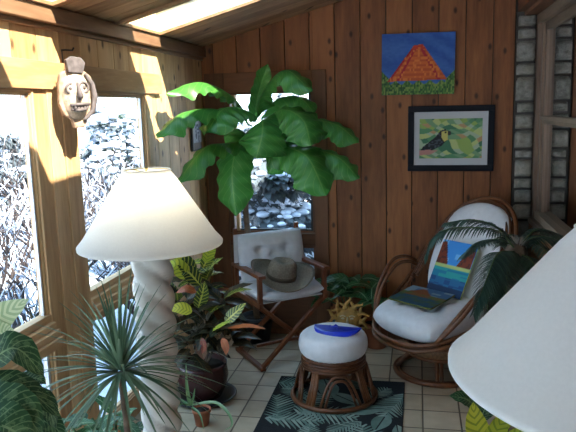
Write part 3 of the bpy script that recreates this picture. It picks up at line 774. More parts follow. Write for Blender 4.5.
# straw hat
ht = empty('straw_hat', at(281, 277, 4.24), 0, 'grey-brown straw hat resting on the white seat of the folding chair', 'hat')
ht.rotation_euler = (math.radians(19), math.radians(9), math.radians(22)); ht.scale = (1.1, 1.1, 1.25)
b = MB(); b.lathe([(.083, .0), (.10, -.002), (.13, -.006), (.165, -.004), (.188, .006), (.190, .010), (.165, .001), (.13, -.001), (.10, .003), (.083, .006), (.083, .0)], 48,
    fn=lambda r, z, a: r*(1+.05*math.cos(2*a)))
for i, v in enumerate(b.v):
    r = math.hypot(v[0], v[1]); b.v[i] = (v[0], v[1], v[2]+.045*max(0, (r-.09)/.1)**1.5*abs(math.cos(math.atan2(v[1], v[0])))**2)
b.build('brim', M['straw'], ht)
b = MB(); b.lathe([(.086, 0), (.084, .03), (.080, .06), (.074, .085), (.062, .100), (.045, .104), (.022, .092), (0, .086)], 40, fn=lambda r, z, a: r*(1+.10*math.cos(2*a)-.12*(z/.1)**2*abs(math.sin(a))**3))
b.build('crown', M['straw'], ht)
b = MB(); b.lathe([(.0868, .006), (.0872, .008), (.0862, .026), (.0855, .028)], 40, fn=lambda r, z, a: r*(1+.10*math.cos(2*a))); b.build('hat_band', M['hatband'], ht)

# ---------------------------------------------------------------- rattan swivel chair (local -y to its front)
RC = empty('rattan_armchair', (.14, 4.20, 0), math.radians(-45), 'rattan swivel armchair with white cushions beside the stone pier', 'armchair')
b = MB(); b.tube(circ(.275, .018), .018, 10, closed=True); b.tube(circ(.250, .020), .010, 8, closed=True); b.build('base_ring', M['rattan'], RC)
for i in range(4):
    a = PI/4+i*PI/2; b = MB(); c, s = math.cos(a), math.sin(a)
    for d in (-.014, .014): b.tube(smooth([(.262*c-d*s, .262*s+d*c, .028), (.20*c-d*s, .20*s+d*c, .10), (.14*c-d*s, .14*s+d*c, .15)], 8), .012, 8)
    b.build('spoke', M['rattan'], RC)
b = MB(); b.lathe([(0, .13), (.175, .13), (.185, .14), (.185, .20), (.175, .21), (0, .21)], 40); b.build('swivel_drum', M['wicker'], RC)
b = MB()
for r, z in ((.185, .135), (.187, .205), (.20, .222)): b.tube(circ(r, z), .012, 8, closed=True)
b.build('drum_ring', M['rattan'], RC)
hoop = [(0, -.41, .30), (.20, -.37, .31), (.33, -.22, .36), (.385, .0, .45), (.375, .16, .60), (.335, .30, .80), (.25, .42, .98), (.12, .49, 1.065), (0, .50, 1.085)]
hoop = hoop+[(-x, y, z) for x, y, z in hoop[-2:0:-1]]
def hp(off, dz=0, dyy=0, lo=0, n=96):
    pts = smooth(hoop, n, closed=True); out = []
    for p in pts:
        c = Vector((0, 0, .5)); d = Vector((p.x, p.y+.0, 0)); d = d.normalized() if d.length > 0 else d
        k = off; out.append(Vector((p.x-d.x*k*.8, p.y-d.y*k*.8+dyy, p.z+dz-(max(0, p.z-.7)*1.0*k)-.0*k)))
    return out
for off, dz in ((0, 0), (.03, -.022), (0.0, -.034)):
    MB().tube(hp(off, dz), .0135, 8, closed=True).build('hoop', M['rattan'], RC)
b = MB()                                                # fan of poles at the back
for off, dz in ((.045, .0), (.075, .0), (.10, -.01)):
    pts = [p for p in hp(off, dz) if p.y > .10]
    half = len(pts)//2; b.tube(pts, .010, 8)
b.build('back_band', M['rattan'], RC)
b = MB()
for i in range(-5, 6):
    x = i*.055; b.tube(smooth([(x*.8, -.30+abs(x)*.5, .285), (x, .0, .255), (x*1.05, .20, .34), (x*1.1, .36, .62), (x*.95, .455-abs(x)*.35, 1.0-abs(x)*.5)], 20), .008, 6)
b.build('basket', M['rattan'], RC)
for a in range(8): an = a*PI/4; MB().tube([(.19*math.cos(an), .19*math.sin(an), .22), (.24*math.cos(an), .24*math.sin(an)-.02, .272)], .012, 8).build('seat_support', M['rattan'], RC)
for sx in (-1, 1):
    for off in (0, .03):
        pts = smooth([(sx*.27, -.31, .33), (sx*(.37-off), -.19, .50), (sx*(.405-off), -.04, .66-off), (sx*(.40-off), .08, .685-off), (sx*(.385-off), .18, .64-off), (sx*.37, .20, .60)], 26)
        MB().tube(pts, .013, 8).build('arm_pole', M['rattan'], RC)
tf = [(-.33, -.25), (.33, -.25), (-.33, .35), (.33, .35), (0, .05)]
sc_ = cushion(.60, .57, .18, tf, dent=.45, puck=.16, sq=.6, power=.34); so = sc_.build('seat_cushion', M['white_cloth'], RC); so.location = (0, -.10, .405); so.rotation_euler = (math.radians(7), 0, 0)
bc = cushion(.58, .74, .15, [(-.3, .35), (.3, .35), (-.3, -.3), (.3, -.3), (0, 0)], dent=.35, puck=.12, sq=.8); so = bc.build('back_cushion', M['white_cloth'], RC); so.location = (0, .285, .73); so.rotation_euler = (math.radians(62), 0, 0)
def beach(u, v):
    if v > .55:
        if pip(u, v, [(.0, .55), (.0, .95), (.12, .98), (.22, .80), (.34, .56)]) or pip(u, v, [(1, .55), (1, .90), (.80, .88), (.68, .70), (.60, .56)]): return lin((118, 52, 30) if hsh(int(u*20), int(v*20)) > .4 else (84, 40, 34))
        return lin((60, 140, 214)) if hsh(int(u*6), int(v*9)) > .25 else lin((110, 176, 226))
    if v > .48: return lin((176, 196, 120))
    if v > .30: return lin((40, 150, 150) if hsh(int(u*5), int(v*30)) > .4 else (28, 118, 150))
    if v > .15: return lin((30, 96, 140) if hsh(int(u*7), int(v*30)) > .4 else (24, 70, 120))
    return lin((24, 50, 84))
def volcano(u, v):
    if pip(u, v, [(.1, .62), (.32, .9), (.42, .9), (.66, .60)]): return lin((120, 66, 34))
    if v > .62: return lin((60, 96, 132) if hsh(int(u*5), int(v*12)) > .4 else (120, 140, 150))
    if v > .45: return lin((120, 78, 36) if hsh(int(u*9), int(v*20)) > .4 else (88, 92, 40))
    return lin((36, 70, 90) if hsh(int(u*8), int(v*20)) > .5 else (60, 80, 60))
c, s = math.cos(math.radians(-45)), math.sin(math.radians(-45))
def rc(x, y, z): return Vector((.14+x*c-y*s, 4.20+x*s+y*c, z))
o = picture(beach, .29, .36, 44, 50, .012, 'canvas_painting', M['paint']); o.location = rc(.02, .100, .672); o.rotation_euler = (math.radians(-28), 0, math.radians(-45))
tag(o, 'small canvas of a blue bay between brown cliffs, leaning on the armchair back', 'painting')
o = picture(volcano, .33, .25, 50, 36, .010, 'canvas_painting', M['paint']); o.location = rc(-.01, -.145, .522); o.rotation_euler = (math.radians(-82), 0, math.radians(-38))
tag(o, 'small canvas of a brown hill lying flat on the armchair seat cushion', 'painting')

# ---------------------------------------------------------------- potted plants
def pot(par, r, h, mat, z=0, rim=True, sauc=None):
    b = MB(); p = [(0, z), (r*.68, z), (r*.72, z+.004)]
    p += [(r*.92, z+h*.8), (r*1.0, z+h*.8), (r*1.02, z+h)] if rim else [(r*.9, z+h*.3), (r, z+h*.6), (r*.95, z+h*.9), (r*.97, z+h)]
    p += [(r*.9, z+h), (r*.86, z+h*.85), (0, z+h*.84)]
    b.lathe(p, 36); b.build('pot', mat, par)
    b = MB(); b.lathe([(0, z+h*.845), (r*.84, z+h*.85), (r*.84, z+h*.88), (0, z+h*.90)], 24); b.build('soil', M['soil'], par)
    if sauc:
        b = MB(); b.lathe([(0, 0), (r*1.1, 0), (r*1.3, .02), (r*1.26, .024), (r*1.06, .009), (0, .009)], 36); b.build('saucer', sauc, par)
def off(par, pts): return [Vector(p)-Vector(par.location) for p in pts]

# banana plant
BP = empty('banana_plant', (-1.17, 4.61, 0), 0, 'tall banana plant with broad drooping leaves in front of the back window', 'plant')
pot(BP, .125, .20, M['black_pot'])
cb = at(258, 130, 4.45)
b = MB(); tr_ = smooth([(-1.17, 4.61, .17), tuple(at(248, 235, 4.60)), tuple(at(246, 200, 4.56)), tuple(at(251, 160, 4.50)), tuple(cb)], 16)
b.tube(off(BP, tr_), [.024-.010*i/(len(tr_)-1) for i in range(len(tr_))], 10); b.build('trunk', M['trunk'], BP)
LP = lambda *q: [at(x, y, Y) for x, y, Y in q]
BL = [  # midrib (px, py, depth), half width, up hint, fold, droop
 (LP((254, 125, 4.45), (258, 95, 4.42), (268, 64, 4.36)), .045, (.3, -1, .3), .5, 0),
 (LP((256, 122, 4.43), (263, 92, 4.38), (285, 70, 4.25), (312, 92, 4.12)), .085, (0, -.55, 1), -.2, .5),
 (LP((252, 122, 4.43), (232, 96, 4.28), (200, 82, 4.02), (166, 93, 3.78)), .075, (0, -.5, 1), -.2, .5),
 (LP((253, 120, 4.40), (240, 108, 4.25), (222, 110, 4.08), (206, 134, 3.92)), .115, (-.2, -.75, .8), -.1, .4),
 (LP((252, 125, 4.42), (222, 110, 4.15), (185, 112, 3.85), (156, 136, 3.66)), .080, (0, -.4, 1), -.2, .5),
 (LP((252, 132, 4.42), (235, 142, 4.25), (205, 148, 4.02), (176, 184, 3.86)), .085, (-.3, -.8, .8), -.1, .5),
 (LP((254, 134, 4.42), (240, 140, 4.27), (232, 172, 4.17), (236, 216, 4.16)), .105, (0, -1, .25), -.15, .35),
 (LP((258, 128, 4.40), (262, 120, 4.22), (262, 135, 4.08), (256, 158, 4.04)), .135, (.1, -1, .6), -.15, .45),
 (LP((260, 128, 4.42), (282, 110, 4.28), (303, 120, 4.15), (311, 146, 4.08)), .115, (.2, -.9, .9), -.15, .4),
 (LP((258, 125, 4.46), (276, 100, 4.42), (300, 98, 4.35), (314, 113, 4.30)), .075, (0, -.6, 1), -.2, .5),
 (LP((262, 134, 4.42), (285, 146, 4.25), (308, 158, 4.12), (326, 196, 4.06)), .125, (.2, -.9, .8), -.15, .45),
 (LP((264, 134, 4.44), (300, 146, 4.32), (336, 156, 4.22), (359, 179, 4.16)), .085, (.1, -.6, 1), -.15, .5),
 (LP((262, 130, 4.46), (300, 120, 4.42), (335, 124, 4.38), (359, 143, 4.34)), .085, (.1, -.6, 1), -.15, .5),
 (LP((262, 136, 4.44), (272, 146, 4.42), (276, 160, 4.40), (268, 174, 4.40)), .06, (0, -1, .3), -.15, .4)]
bprof = lambda t: 0.04 if t < .10 else min(1, ((t-.10)/.14)**.6)*(1 if t < .80 else max(.02, 1-((t-.80)/.20)**2.4))*(1+.07*math.sin(t*46)+.05*math.sin(t*23+1))
for mid, hw, up, fo, dr in BL:
    b = MB(); b.leaf(off(BP, mid), hw*1.12, up, fo, bprof, nx=6, wave=.15, wn=7, seg=36, droop=dr); b.build('leaf', M['banana'], BP)

def rosette(par, crown, n, L, w, mat, name, elev=(-.2, 1.2), grav=.5, seg=8, nx=1, fold=.3, prof=None, rnd=None, wave=0, petiole=0, mats=None):
    R_ = rnd or random; b = MB(); c = Vector(crown)
    for i in range(n):
        a = i*2.39996+R_.uniform(-.2, .2); e = elev[0]+(elev[1]-elev[0])*R_.random(); l = L*R_.uniform(.75, 1.1)
        d = Vector((math.cos(a)*math.cos(e), math.sin(a)*math.cos(e), math.sin(e)))
        p = c+d*.01; pts = [p.copy()]
        for k in range(6):
            p = p+d*(l/6); d = (d+Vector((0, 0, -grav/6*R_.uniform(.6, 1.3)))).normalized(); pts.append(p.copy())
        if petiole:
            q = c+(pts[1]-c)*.0; b.tube([q, pts[1], pts[2]], .0025, 5, m=1)
            pts = pts[2:]
        b.leaf(pts, w*R_.uniform(.8, 1.1), (0, 0, 1), fold, prof, nx=nx, seg=seg, wave=wave)
    return b.build(name, mats or [mat, M['stem']], par)
spiky = lambda t: min(1, .5+t*4)*(1-t)**.6 if t < 1 else 0.0
# dusty spiky dracaena
cD = at(121, 372, 1.75)
DP = empty('dracaena_plant', (cD.x+.01, cD.y, 0), 0, 'spiky grey-green dracaena in front of the twisted lamp column', 'plant')
pot(DP, .11, .2, M['terracotta'])
cl = cD-Vector(DP.location)
MB().tube(smooth([(0, 0, .17), (.01, 0, .5), tuple(cl)], 10), .012, 8).build('stem', M['bark'], DP)
rD = random.Random(3); rosette(DP, cl, 110, .30, .0072, M['dracaena'], 'foliage', (-.6, 1.45), .75, prof=spiky, rnd=rD, fold=.4)

# generic bushy plants from explicit leaves
def potted(name, label, loc, stemtop, leaves, mat, pr, phh, pmat, up=(0, -.5, 1), stem=M['stem'], nx=3, sauc=None, extra=None, fold=.15, wave=.06):
    P = empty(name, loc, 0, label, 'plant'); pot(P, pr, phh, pmat, sauc=sauc)
    top = Vector(stemtop)-Vector(loc); b = MB(); b.tube(smooth([(0, 0, phh*.8), (top.x*.4, top.y*.4, (phh+top.z)/2), tuple(top)], 8), .008, 8)
    f = MB()
    for mid, hw in leaves:
        q = off(P, mid); b.tube([top+Vector((0, 0, -.02)), (top+q[0])/2+Vector((0, 0, .01)), q[0]], .004, 6)
        f.leaf(q, hw, up, fold, nx=nx, wave=wave, seg=14)
    b.build('stem', stem, P); f.build('foliage', mat, P)
    return P, top
# big croton by the folding chair
CR = empty('croton_plant', (-1.27, 3.62, 0), 0, 'large croton with yellow-veined and dark red leaves beside the folding chair', 'plant')
pot(CR, .155, .21, M['dark_pot'], z=.012, rim=False, sauc=M['black_pot'])
rC = random.Random(9); b = MB(); f1 = MB(); f2 = MB()
stems = [at(185, 265, 3.55), at(205, 275, 3.62), at(222, 300, 3.50), at(178, 300, 3.5), at(205, 320, 3.45), at(190, 335, 3.42), at(228, 325, 3.45)]
pl = Vector(CR.location)
for s_ in stems:
    q = s_-pl; b.tube(smooth([(q.x*.1, q.y*.1, .19), (q.x*.5, q.y*.5, .19+(q.z-.19)*.5), tuple(q)], 8), .007, 7)
b.build('stem', M['bark'], CR)
def rleaf(fb, base, n, L, w, e0, e1, gr, R_):
    for i in range(n):
        a = i*2.4+R_.uniform(-.4, .4); e = R_.uniform(e0, e1); l = L*R_.uniform(.7, 1.1)
        d = Vector((math.cos(a)*math.cos(e), math.sin(a)*math.cos(e), math.sin(e))); p = base+Vector((0, 0, -.10*R_.random())); pts = [p+d*.02]
        for k in range(4): p = p+d*(l/4); d = (d+Vector((0, 0, -gr/4))).normalized(); pts.append(p.copy())
        fb.leaf(pts, w*R_.uniform(.8, 1.15), (0, -.25, 1), .2, nx=2, seg=10, wave=.08)
for i, s_ in enumerate(stems):
    q = s_-pl; hi = s_.z > .68
    rleaf(f1 if hi else f2, q, 9 if hi else 11, .20, .036, -.2, 1.2, .8, rC); rleaf(f2, q+Vector((0, 0, -.07)), 6, .19, .032, -.4, .6, .8, rC)
    if i in (2, 3): rleaf(f1, q, 3, .2, .036, .2, 1.2, .7, rC)
def ex(fb, q, hw, up): fb.leaf(off(CR, LP(*q)), hw, up, .15, nx=3, seg=12, wave=.05)
ex(f1, ((203, 268, 3.50), (209, 255, 3.47), (213, 240, 3.47)), .036, (.6, -1, .2))
ex(f1, ((198, 308, 3.40), (202, 295, 3.38), (205, 281, 3.38)), .040, (.5, -1, .1))
ex(f1, ((225, 322, 3.40), (234, 314, 3.36), (246, 303, 3.34)), .036, (.2, -.9, .6))
ex(f1, ((195, 275, 3.45), (183, 262, 3.42), (172, 262, 3.40)), .050, (.1, -.8, .8))
ex(f1, ((200, 285, 3.45), (188, 272, 3.42), (178, 272, 3.40)), .045, (.1, -.8, .8))
ex(f2, ((215, 330, 3.36), (238, 326, 3.30), (264, 327, 3.26)), .020, (0, -.4, 1))
ex(f2, ((222, 340, 3.38), (224, 348, 3.34), (227, 357, 3.32)), .036, (0, -1, .4))
ex(f2, ((200, 340, 3.36), (202, 350, 3.32), (204, 360, 3.30)), .034, (0, -1, .4))
ex(f2, ((205, 290, 3.40), (196, 292, 3.38), (186, 300, 3.36)), .028, (0, -1, .7))
f3 = MB(); f4 = MB()
ex(f3, ((188, 278, 3.42), (176, 266, 3.38), (165, 268, 3.36)), .048, (.1, -.8, .8)); ex(f3, ((190, 268, 3.46), (180, 256, 3.42), (172, 252, 3.4)), .042, (.2, -.9, .6)); ex(f3, ((206, 262, 3.44), (210, 250, 3.42), (215, 242, 3.42)), .034, (.6, -1, .2)); ex(f3, ((192, 312, 3.36), (180, 308, 3.34), (168, 310, 3.32)), .036, (0, -.9, .8)); ex(f3, ((210, 332, 3.34), (220, 326, 3.3), (232, 320, 3.28)), .018, (0, -.6, 1))
ex(f4, ((196, 292, 3.34), (186, 289, 3.31), (176, 293, 3.30)), .024, (0, -.8, .8)); ex(f4, ((222, 338, 3.30), (226, 347, 3.27), (226, 355, 3.26)), .022, (0, -1, .3)); ex(f4, ((202, 338, 3.32), (204, 347, 3.29), (202, 354, 3.28)), .018, (0, -1, .3)); ex(f4, ((228, 328, 3.3), (248, 326, 3.24), (266, 329, 3.2)), .018, (0, -.4, 1))
f3.build('yellow_foliage', M['croton_yellow'], CR); f4.build('orange_foliage', leafmat('croton_orange_leaf', (.22, .035, .02, 1), (.42, .11, .03, 1), (.4, .22, .06, 1), vw=.04, side=.14, sn=8, stren=.5), CR)
f1.build('foliage', M['croton'], CR); f2.build('lower_foliage', M['croton_red'], CR)

# little aloe in terracotta
AL = empty('aloe_plant', (-1.165, 3.27, 0), 0, 'small aloe with one long arching leaf in a little terracotta pot', 'plant')
pot(AL, .052, .095, M['terracotta'])
f = MB()
for q, hw in ((((190, 405, 3.27), (187, 385, 3.27), (186, 362, 3.27)), .013), (((193, 405, 3.27), (215, 403, 3.20), (228, 413, 3.12), (232, 425, 3.08), (224, 431, 3.06)), .012), (((190, 406, 3.27), (180, 405, 3.2), (170, 413, 3.15)), .011), (((192, 406, 3.27), (194, 396, 3.27), (195, 388, 3.27)), .010), (((190, 406, 3.27), (176, 397, 3.3), (166, 392, 3.3)), .009), (((192, 407, 3.26), (200, 415, 3.18), (204, 430, 3.14)), .008)):
    f.leaf(off(AL, LP(*q)), hw, (0, -.5, 1), .5, spiky, nx=2, seg=14)
f.build('foliage', M['aloe'], AL)

# dumb canes at lower left
lv = [(LP((-30, 385, 1.35), (-5, 358, 1.36), (18, 349, 1.38), (44, 376, 1.40)), .062), (LP((-30, 395, 1.30), (0, 384, 1.30), (30, 392, 1.32), (62, 418, 1.34)), .040),
      (LP((-30, 415, 1.25), (-5, 405, 1.25), (22, 412, 1.25), (42, 436, 1.25)), .060), (LP((-30, 440, 1.2), (-8, 425, 1.2), (15, 432, 1.2), (30, 450, 1.2)), .06),
      (LP((-10, 400, 1.4), (15, 385, 1.46), (35, 378, 1.48), (46, 384, 1.48)), .030), (LP((0, 420, 1.4), (22, 405, 1.44), (44, 402, 1.46), (56, 430, 1.46)), .045), (LP((10, 430, 1.42), (34, 420, 1.45), (52, 425, 1.46), (66, 440, 1.46)), .04)]
potted('dumb_cane_plant', 'dark green speckled broad-leaved plant at the lower left edge', (-1.12, 1.30, 0), at(-28, 415, 1.3), lv, M['dief'], .13, .24, M['grey_pot'])
lv = [(LP((-22, 335, 1.78), (-8, 322, 1.78), (8, 312, 1.78), (29, 299, 1.78)), .050), (LP((-22, 340, 1.78), (-15, 325, 1.78), (-12, 300, 1.78)), .045), (LP((-24, 345, 1.78), (0, 332, 1.76), (14, 330, 1.76)), .035)]
potted('dumb_cane_plant', 'plant with pale cream and green striped leaf against the left window', (-1.33, 1.78, 0), at(-24, 350, 1.78), lv, M['pale'], .10, .2, M['terracotta'], up=(.5, -1, .4), stem=M['stem'])
# low mixed greenery under the dracaena
G1 = empty('leafy_plant', (-1.10, 2.12, 0), 0, 'bushy low green plant at the bottom edge beneath the spiky dracaena', 'plant')
pot(G1, .11, .2, M['grey_pot']); b = MB(); rG = random.Random(12); f = MB()
tops = [at(70, 425, 2.1), at(92, 418, 2.15), at(115, 412, 2.12), at(100, 435, 2.0), at(130, 430, 2.15), at(60, 440, 2.1)]
for s_ in tops:
    q = s_-Vector(G1.location); b.tube(smooth([(q.x*.1, q.y*.1, .17), (q.x*.4, q.y*.4, .17+(q.z-.17)*.6), tuple(q)], 8), .005, 6); rleaf(f, q, 9, .12, .026, -.2, 1.0, .9, rG)
b.build('stem', M['stem'], G1); f.build('foliage', M['dief_back'], G1)

# leafy plants along the back wall
def wallplant(label, loc, tops, pr, ph, pmat, seed, L=.20, w=.052, mat='dief_back'):
    P = empty('leafy_plant', loc, 0, label, 'plant'); pot(P, pr, ph, pmat); b = MB(); f = MB(); R_ = random.Random(seed)
    for s_ in tops:
        q = Vector(s_)-Vector(loc); b.tube(smooth([(q.x*.1, q.y*.1, ph*.85), (q.x*.35, q.y*.35, ph+(q.z-ph)*.6), tuple(q)], 8), .004, 6)
        n = 3
        for i in range(n):
            a = R_.uniform(PI, 2*PI) if i else R_.uniform(0, 2*PI); e = R_.uniform(-.1, .7); l = L*R_.uniform(.8, 1.15)
            d = Vector((math.cos(a)*math.cos(e), math.sin(a)*math.cos(e)*.7, math.sin(e))); p = q.copy(); pts = [p.copy()]
            for k in range(4): p = p+d*(l/4); d = (d+Vector((0, 0, -.28))).normalized(); pts.append(p.copy())
            f.leaf(pts, w*R_.uniform(.8, 1.1), (0, -.4, 1), .15, nx=2, seg=10, wave=.05)
    b.build('stem', M['stem'], P); f.build('foliage', M[mat], P); return P
wallplant('leafy green plant in a terracotta pot between the sun face and the armchair', (-.285, 4.60, 0), [at(372, 288, 4.55), at(360, 280, 4.6), at(382, 300, 4.5), at(372, 305, 4.5)], .10, .19, M['terracotta'], 21)
P2 = wallplant('leafy green plant behind the sun face ornament', (-.50, 4.60, 0), [at(335, 285, 4.6), at(350, 280, 4.58), at(345, 296, 4.55), at(328, 300, 4.55), at(355, 292, 4.55)], .10, .20, M['grey_pot'], 33)

# sun face standing against the pot
SF = empty('sun_face', at(348, 319, 4.42), 0, 'ochre ceramic sun face with wavy rays standing before the leafy pots', 'ornament')
zc = SF.location.z
Rx = Matrix.Rotation(PI/2, 4, 'X')
b = MB(); b.lathe([(0, -.012), (.082, -.012), (.086, 0), (.078, .018), (.055, .034), (.025, .042), (0, .044)], 36, M=Rx); b.build('face', M['gold'], SF)
b = MB()
for i in range(20):
    a = 2*PI*i/20; L = .162 if i % 2 else .135; pts = []; rs_ = []
    for k in range(7):
        s_ = k/6; r = .078+(L-.078)*s_; aa = a+.13*math.sin(s_*PI*1.8)*(1 if i % 2 else -1); pts.append((r*math.cos(aa), -.004, r*math.sin(aa))); rs_.append(.0155*(1-s_)**.6+.0015)
    b.tube(pts, rs_, 8)
b.build('rays', M['gold'], SF)
b = MB()
for s_ in (-1, 1):
    b.tube(smooth([(s_*.012, -.042, .030), (s_*.032, -.042, .038), (s_*.052, -.034, .028)], 6), .004, 6)
    b.ball((s_*.031, -.038, .016), (.014, .008, .007))
b.tube([(0, -.042, .028), (0, -.052, .0), (0, -.054, -.012)], [.005, .008, .011], 8)
b.tube(smooth([(-.028, -.036, -.034), (0, -.044, -.042), (.028, -.036, -.034)], 6), .005, 6); b.ball((0, -.036, -.058), (.016, .01, .009))
b.build('features', plain('pale_ochre', (.60, .50, .33, 1), .6, .2, 30), SF)
b = MB(); b.bar((0, .02, -.05), (0, .055, -zc+.002), .02, .012); b.bar((-.05, -.0, -zc+.006), (.05, .0, -zc+.006), .06, .012); b.bar((0, .0, -.09), (0, .0, -zc+.01), .025, .02); b.build('stand', M['bark'], SF)

# sago palm on the right
cS = at(516, 252, 2.8)
SG = empty('sago_palm', (cS.x+.03, 2.82, 0), 0, 'dark green feathery sago palm beside the rattan armchair', 'plant')
pot(SG, .14, .24, M['black_pot']); cs_ = cS-Vector(SG.location)
b = MB(); b.tube([(0, 0, .2), (0, 0, .5), tuple(cs_-Vector((0, 0, .02)))], [.035, .04, .045], 12); b.ball(tuple(cs_), (.045, .045, .04)); b.build('trunk', M['bark'], SG)
FR = [((516, 250, 2.8), (497, 228, 2.85), (472, 220, 2.9), (446, 223, 2.92)), ((516, 250, 2.78), (497, 231, 2.72), (455, 228, 2.7), (434, 238, 2.7), (426, 256, 2.7)),
      ((514, 252, 2.76), (498, 254, 2.6), (487, 278, 2.52), (474, 314, 2.5)), ((514, 252, 2.76), (500, 262, 2.62), (490, 288, 2.55), (487, 318, 2.52)), ((516, 254, 2.75), (508, 270, 2.6), (506, 292, 2.55), (506, 320, 2.52)),
      ((518, 250, 2.8), (532, 238, 2.8), (550, 238, 2.8), (572, 248, 2.8)), ((518, 250, 2.8), (535, 230, 2.9), (552, 232, 2.95), (566, 240, 3.0)), ((520, 254, 2.78), (532, 262, 2.7), (540, 285, 2.66), (542, 310, 2.64)),
      ((515, 250, 2.82), (500, 240, 2.95), (480, 242, 3.05), (462, 256, 3.1)), ((515, 250, 2.82), (506, 256, 2.7), (496, 272, 2.62), (492, 300, 2.6)), ((520, 250, 2.84), (530, 240, 3.0), (545, 250, 3.08), (552, 268, 3.1)), ((518, 248, 2.82), (512, 236, 2.95), (506, 236, 3.05), (500, 246, 3.12))]
for q in FR:
    b = MB(); ra = smooth(off(SG, LP(*q)), 72); N = len(ra); b.tube(ra, [.0045*(1-.7*i/N) for i in range(N)], 6, m=1)
    for i in range(7, N, 1):
        d = (ra[min(i+1, N-1)]-ra[i-1]).normalized(); side = d.cross(Vector((0, 0, 1)))
        side = side.normalized() if side.length > .1 else Vector((1, 0, 0))
        l = .085*math.sin(PI*min(1, .12+.8*i/N))**.7
        for sg in (-1, 1):
            dd = (side*sg*.85+d*.55+Vector((0, 0, -.18+random.uniform(-.12, .12)))).normalized()
            tip = ra[i]+dd*l+Vector((0, 0, -l*.25)); b.leaf([ra[i], ra[i]+dd*l*.5, tip], .0052, (0, 0, 1), .3, spiky, nx=1, seg=4)
    b.build('frond', [M['sago'], M['stem']], SG)
b = MB()
for i in range(26):
    a = i*2.4; e = random.uniform(.7, 1.4); d = Vector((math.cos(a)*math.cos(e), math.sin(a)*math.cos(e), math.sin(e))); b.leaf([cs_, cs_+d*.05, cs_+d*.085+Vector((.0, 0, -.006))], .003, (0, -1, .5), .3, spiky, seg=4, nx=1)
b.build('new_growth', plain('new_growth', (.22, .2, .17, 1), .8), SG)

# plants at the lower right edge
lv = [(LP((486, 450, 2.3), (476, 425, 2.28), (473, 402, 2.28)), .042), (LP((490, 452, 2.28), (497, 430, 2.25), (509, 412, 2.25)), .036), (LP((495, 455, 2.26), (515, 438, 2.22), (532, 428, 2.2)), .036), (LP((486, 455, 2.3), (470, 445, 2.28), (462, 440, 2.28)), .03), (LP((492, 455, 2.3), (500, 425, 2.4), (520, 415, 2.4)), .034), (LP((492, 455, 2.25), (540, 440, 2.2), (556, 446, 2.2)), .034)]
potted('croton_plant', 'bright yellow-green croton under the near lampshade', (at(488, 470, 2.3).x, 2.3, 0), at(488, 462, 2.3), lv, M['croton_yellow'], .10, .2, M['terracotta'], up=(.1, -1, .3))
lv = [(LP((480, 415, 2.75), (468, 400, 2.72), (449, 396, 2.7)), .05), (LP((480, 420, 2.75), (490, 400, 2.8), (505, 395, 2.85)), .05)]
potted('leafy_plant', 'dark broad-leaved plant at the floor edge below the near lampshade', (at(482, 440, 2.76).x, 2.76, 0), at(480, 425, 2.75), lv, M['dief'], .09, .16, M['black_pot'])
cG = at(455, 432, 2.95)
GP = empty('spider_plant', (cG.x, cG.y, 0), 0, 'small tuft of thin grassy leaves beside the bright croton', 'plant'); pot(GP, .05, .085, M['terracotta'])
rosette(GP, (0, 0, .08), 40, .15, .004, M['dracaena'], 'foliage', (.1, 1.2), .9, prof=spiky, rnd=random.Random(8))

# ---------------------------------------------------------------- outside: snow, shrubs, bare bushes
t = NT('snow'); n = t.noise(t.coord(), 1.2, 5); t.base(t.ramp(n, [(.3, (.52, .58, .70, 1)), (.7, (.66, .71, .80, 1))])); t.bump(n, .6, .2); M['snow'] = t.fin(.7, .2)
g = MB(); n = 40; vs = []
for j in range(n+1):
    for i in range(n+1):
        x = -42+i*2.1; y = -20+j*2.1; vs.append((x, y, -.35+.10*math.sin(x*.7+y*.3)+.08*math.sin(y*.9)+(max(0, -x-9)*.10)))
g.add(vs, [(j*(n+1)+i, j*(n+1)+i+1, (j+1)*(n+1)+i+1, (j+1)*(n+1)+i) for j in range(n) for i in range(n)], smooth=True)
struct(g.build('ground', M['snow']))
M['twig'] = plain('dark_twig', (.05, .038, .036, 1), .9, .3, 20)
M['needle'] = plain('evergreen_needle', (.07, .09, .105, 1), .8, .4, 3)
def branch(b, s_, p, d, L, r, lev, R_):
    pts = [p.copy()]; q = p.copy()
    for k in range(4): q = q+d*(L/4); d = (d+Vector((R_.uniform(-.25, .25), R_.uniform(-.25, .25), R_.uniform(-.1, .18)))).normalized(); pts.append(q.copy())
    b.tube(pts, [r*(1-.13*k) for k in range(5)], 5)
    if lev >= 1 and R_.random() < .8:   # snow resting on the branch
        a = 1+int(R_.random()*2); s_.tube([x+Vector((0, 0, r*.9)) for x in pts[a:a+3]], [r*.5, r*1.3, r*.5][:len(pts[a:a+3])], 5)
    if lev < 3:
        for k in range(3 if lev else 5):
            o1 = pts[1+int(R_.random()*4)]; dd = (d+Vector((R_.uniform(-1, 1), R_.uniform(-1, 1), R_.uniform(-.3, .6)))).normalized(); branch(b, s_, o1, dd, L*R_.uniform(.5, .75), r*.55, lev+1, R_)
def bare(label, x, y, h, seed):
    P = empty('bare_bush', (x, y, -.45), 0, label, 'bush', 'bare bushes in the snow'); b = MB(); s_ = MB(); R_ = random.Random(seed)
    for k in range(10): branch(b, s_, Vector((0, 0, .02)), Vector((R_.uniform(-.7, .7), R_.uniform(-.7, .7), 1)).normalized(), h*.55, .022, 0, R_)
    b.build('branches', M['twig'], P); tag(s_.build('snow_load', M['snow'], P), kind='stuff')
bare('bare dark bush in the snow outside the nearer left window', -3.3, 5.0, 1.75, 1)
bare('bare dark bush in the snow outside the farther left window', -2.75, 6.1, 1.55, 2)
bare('bare dark bush farther back beyond the nearer left window', -5.1, 7.4, 2.0, 31)
bare('bare dark bush farther back beyond the farther left window', -3.7, 7.7, 1.7, 44)
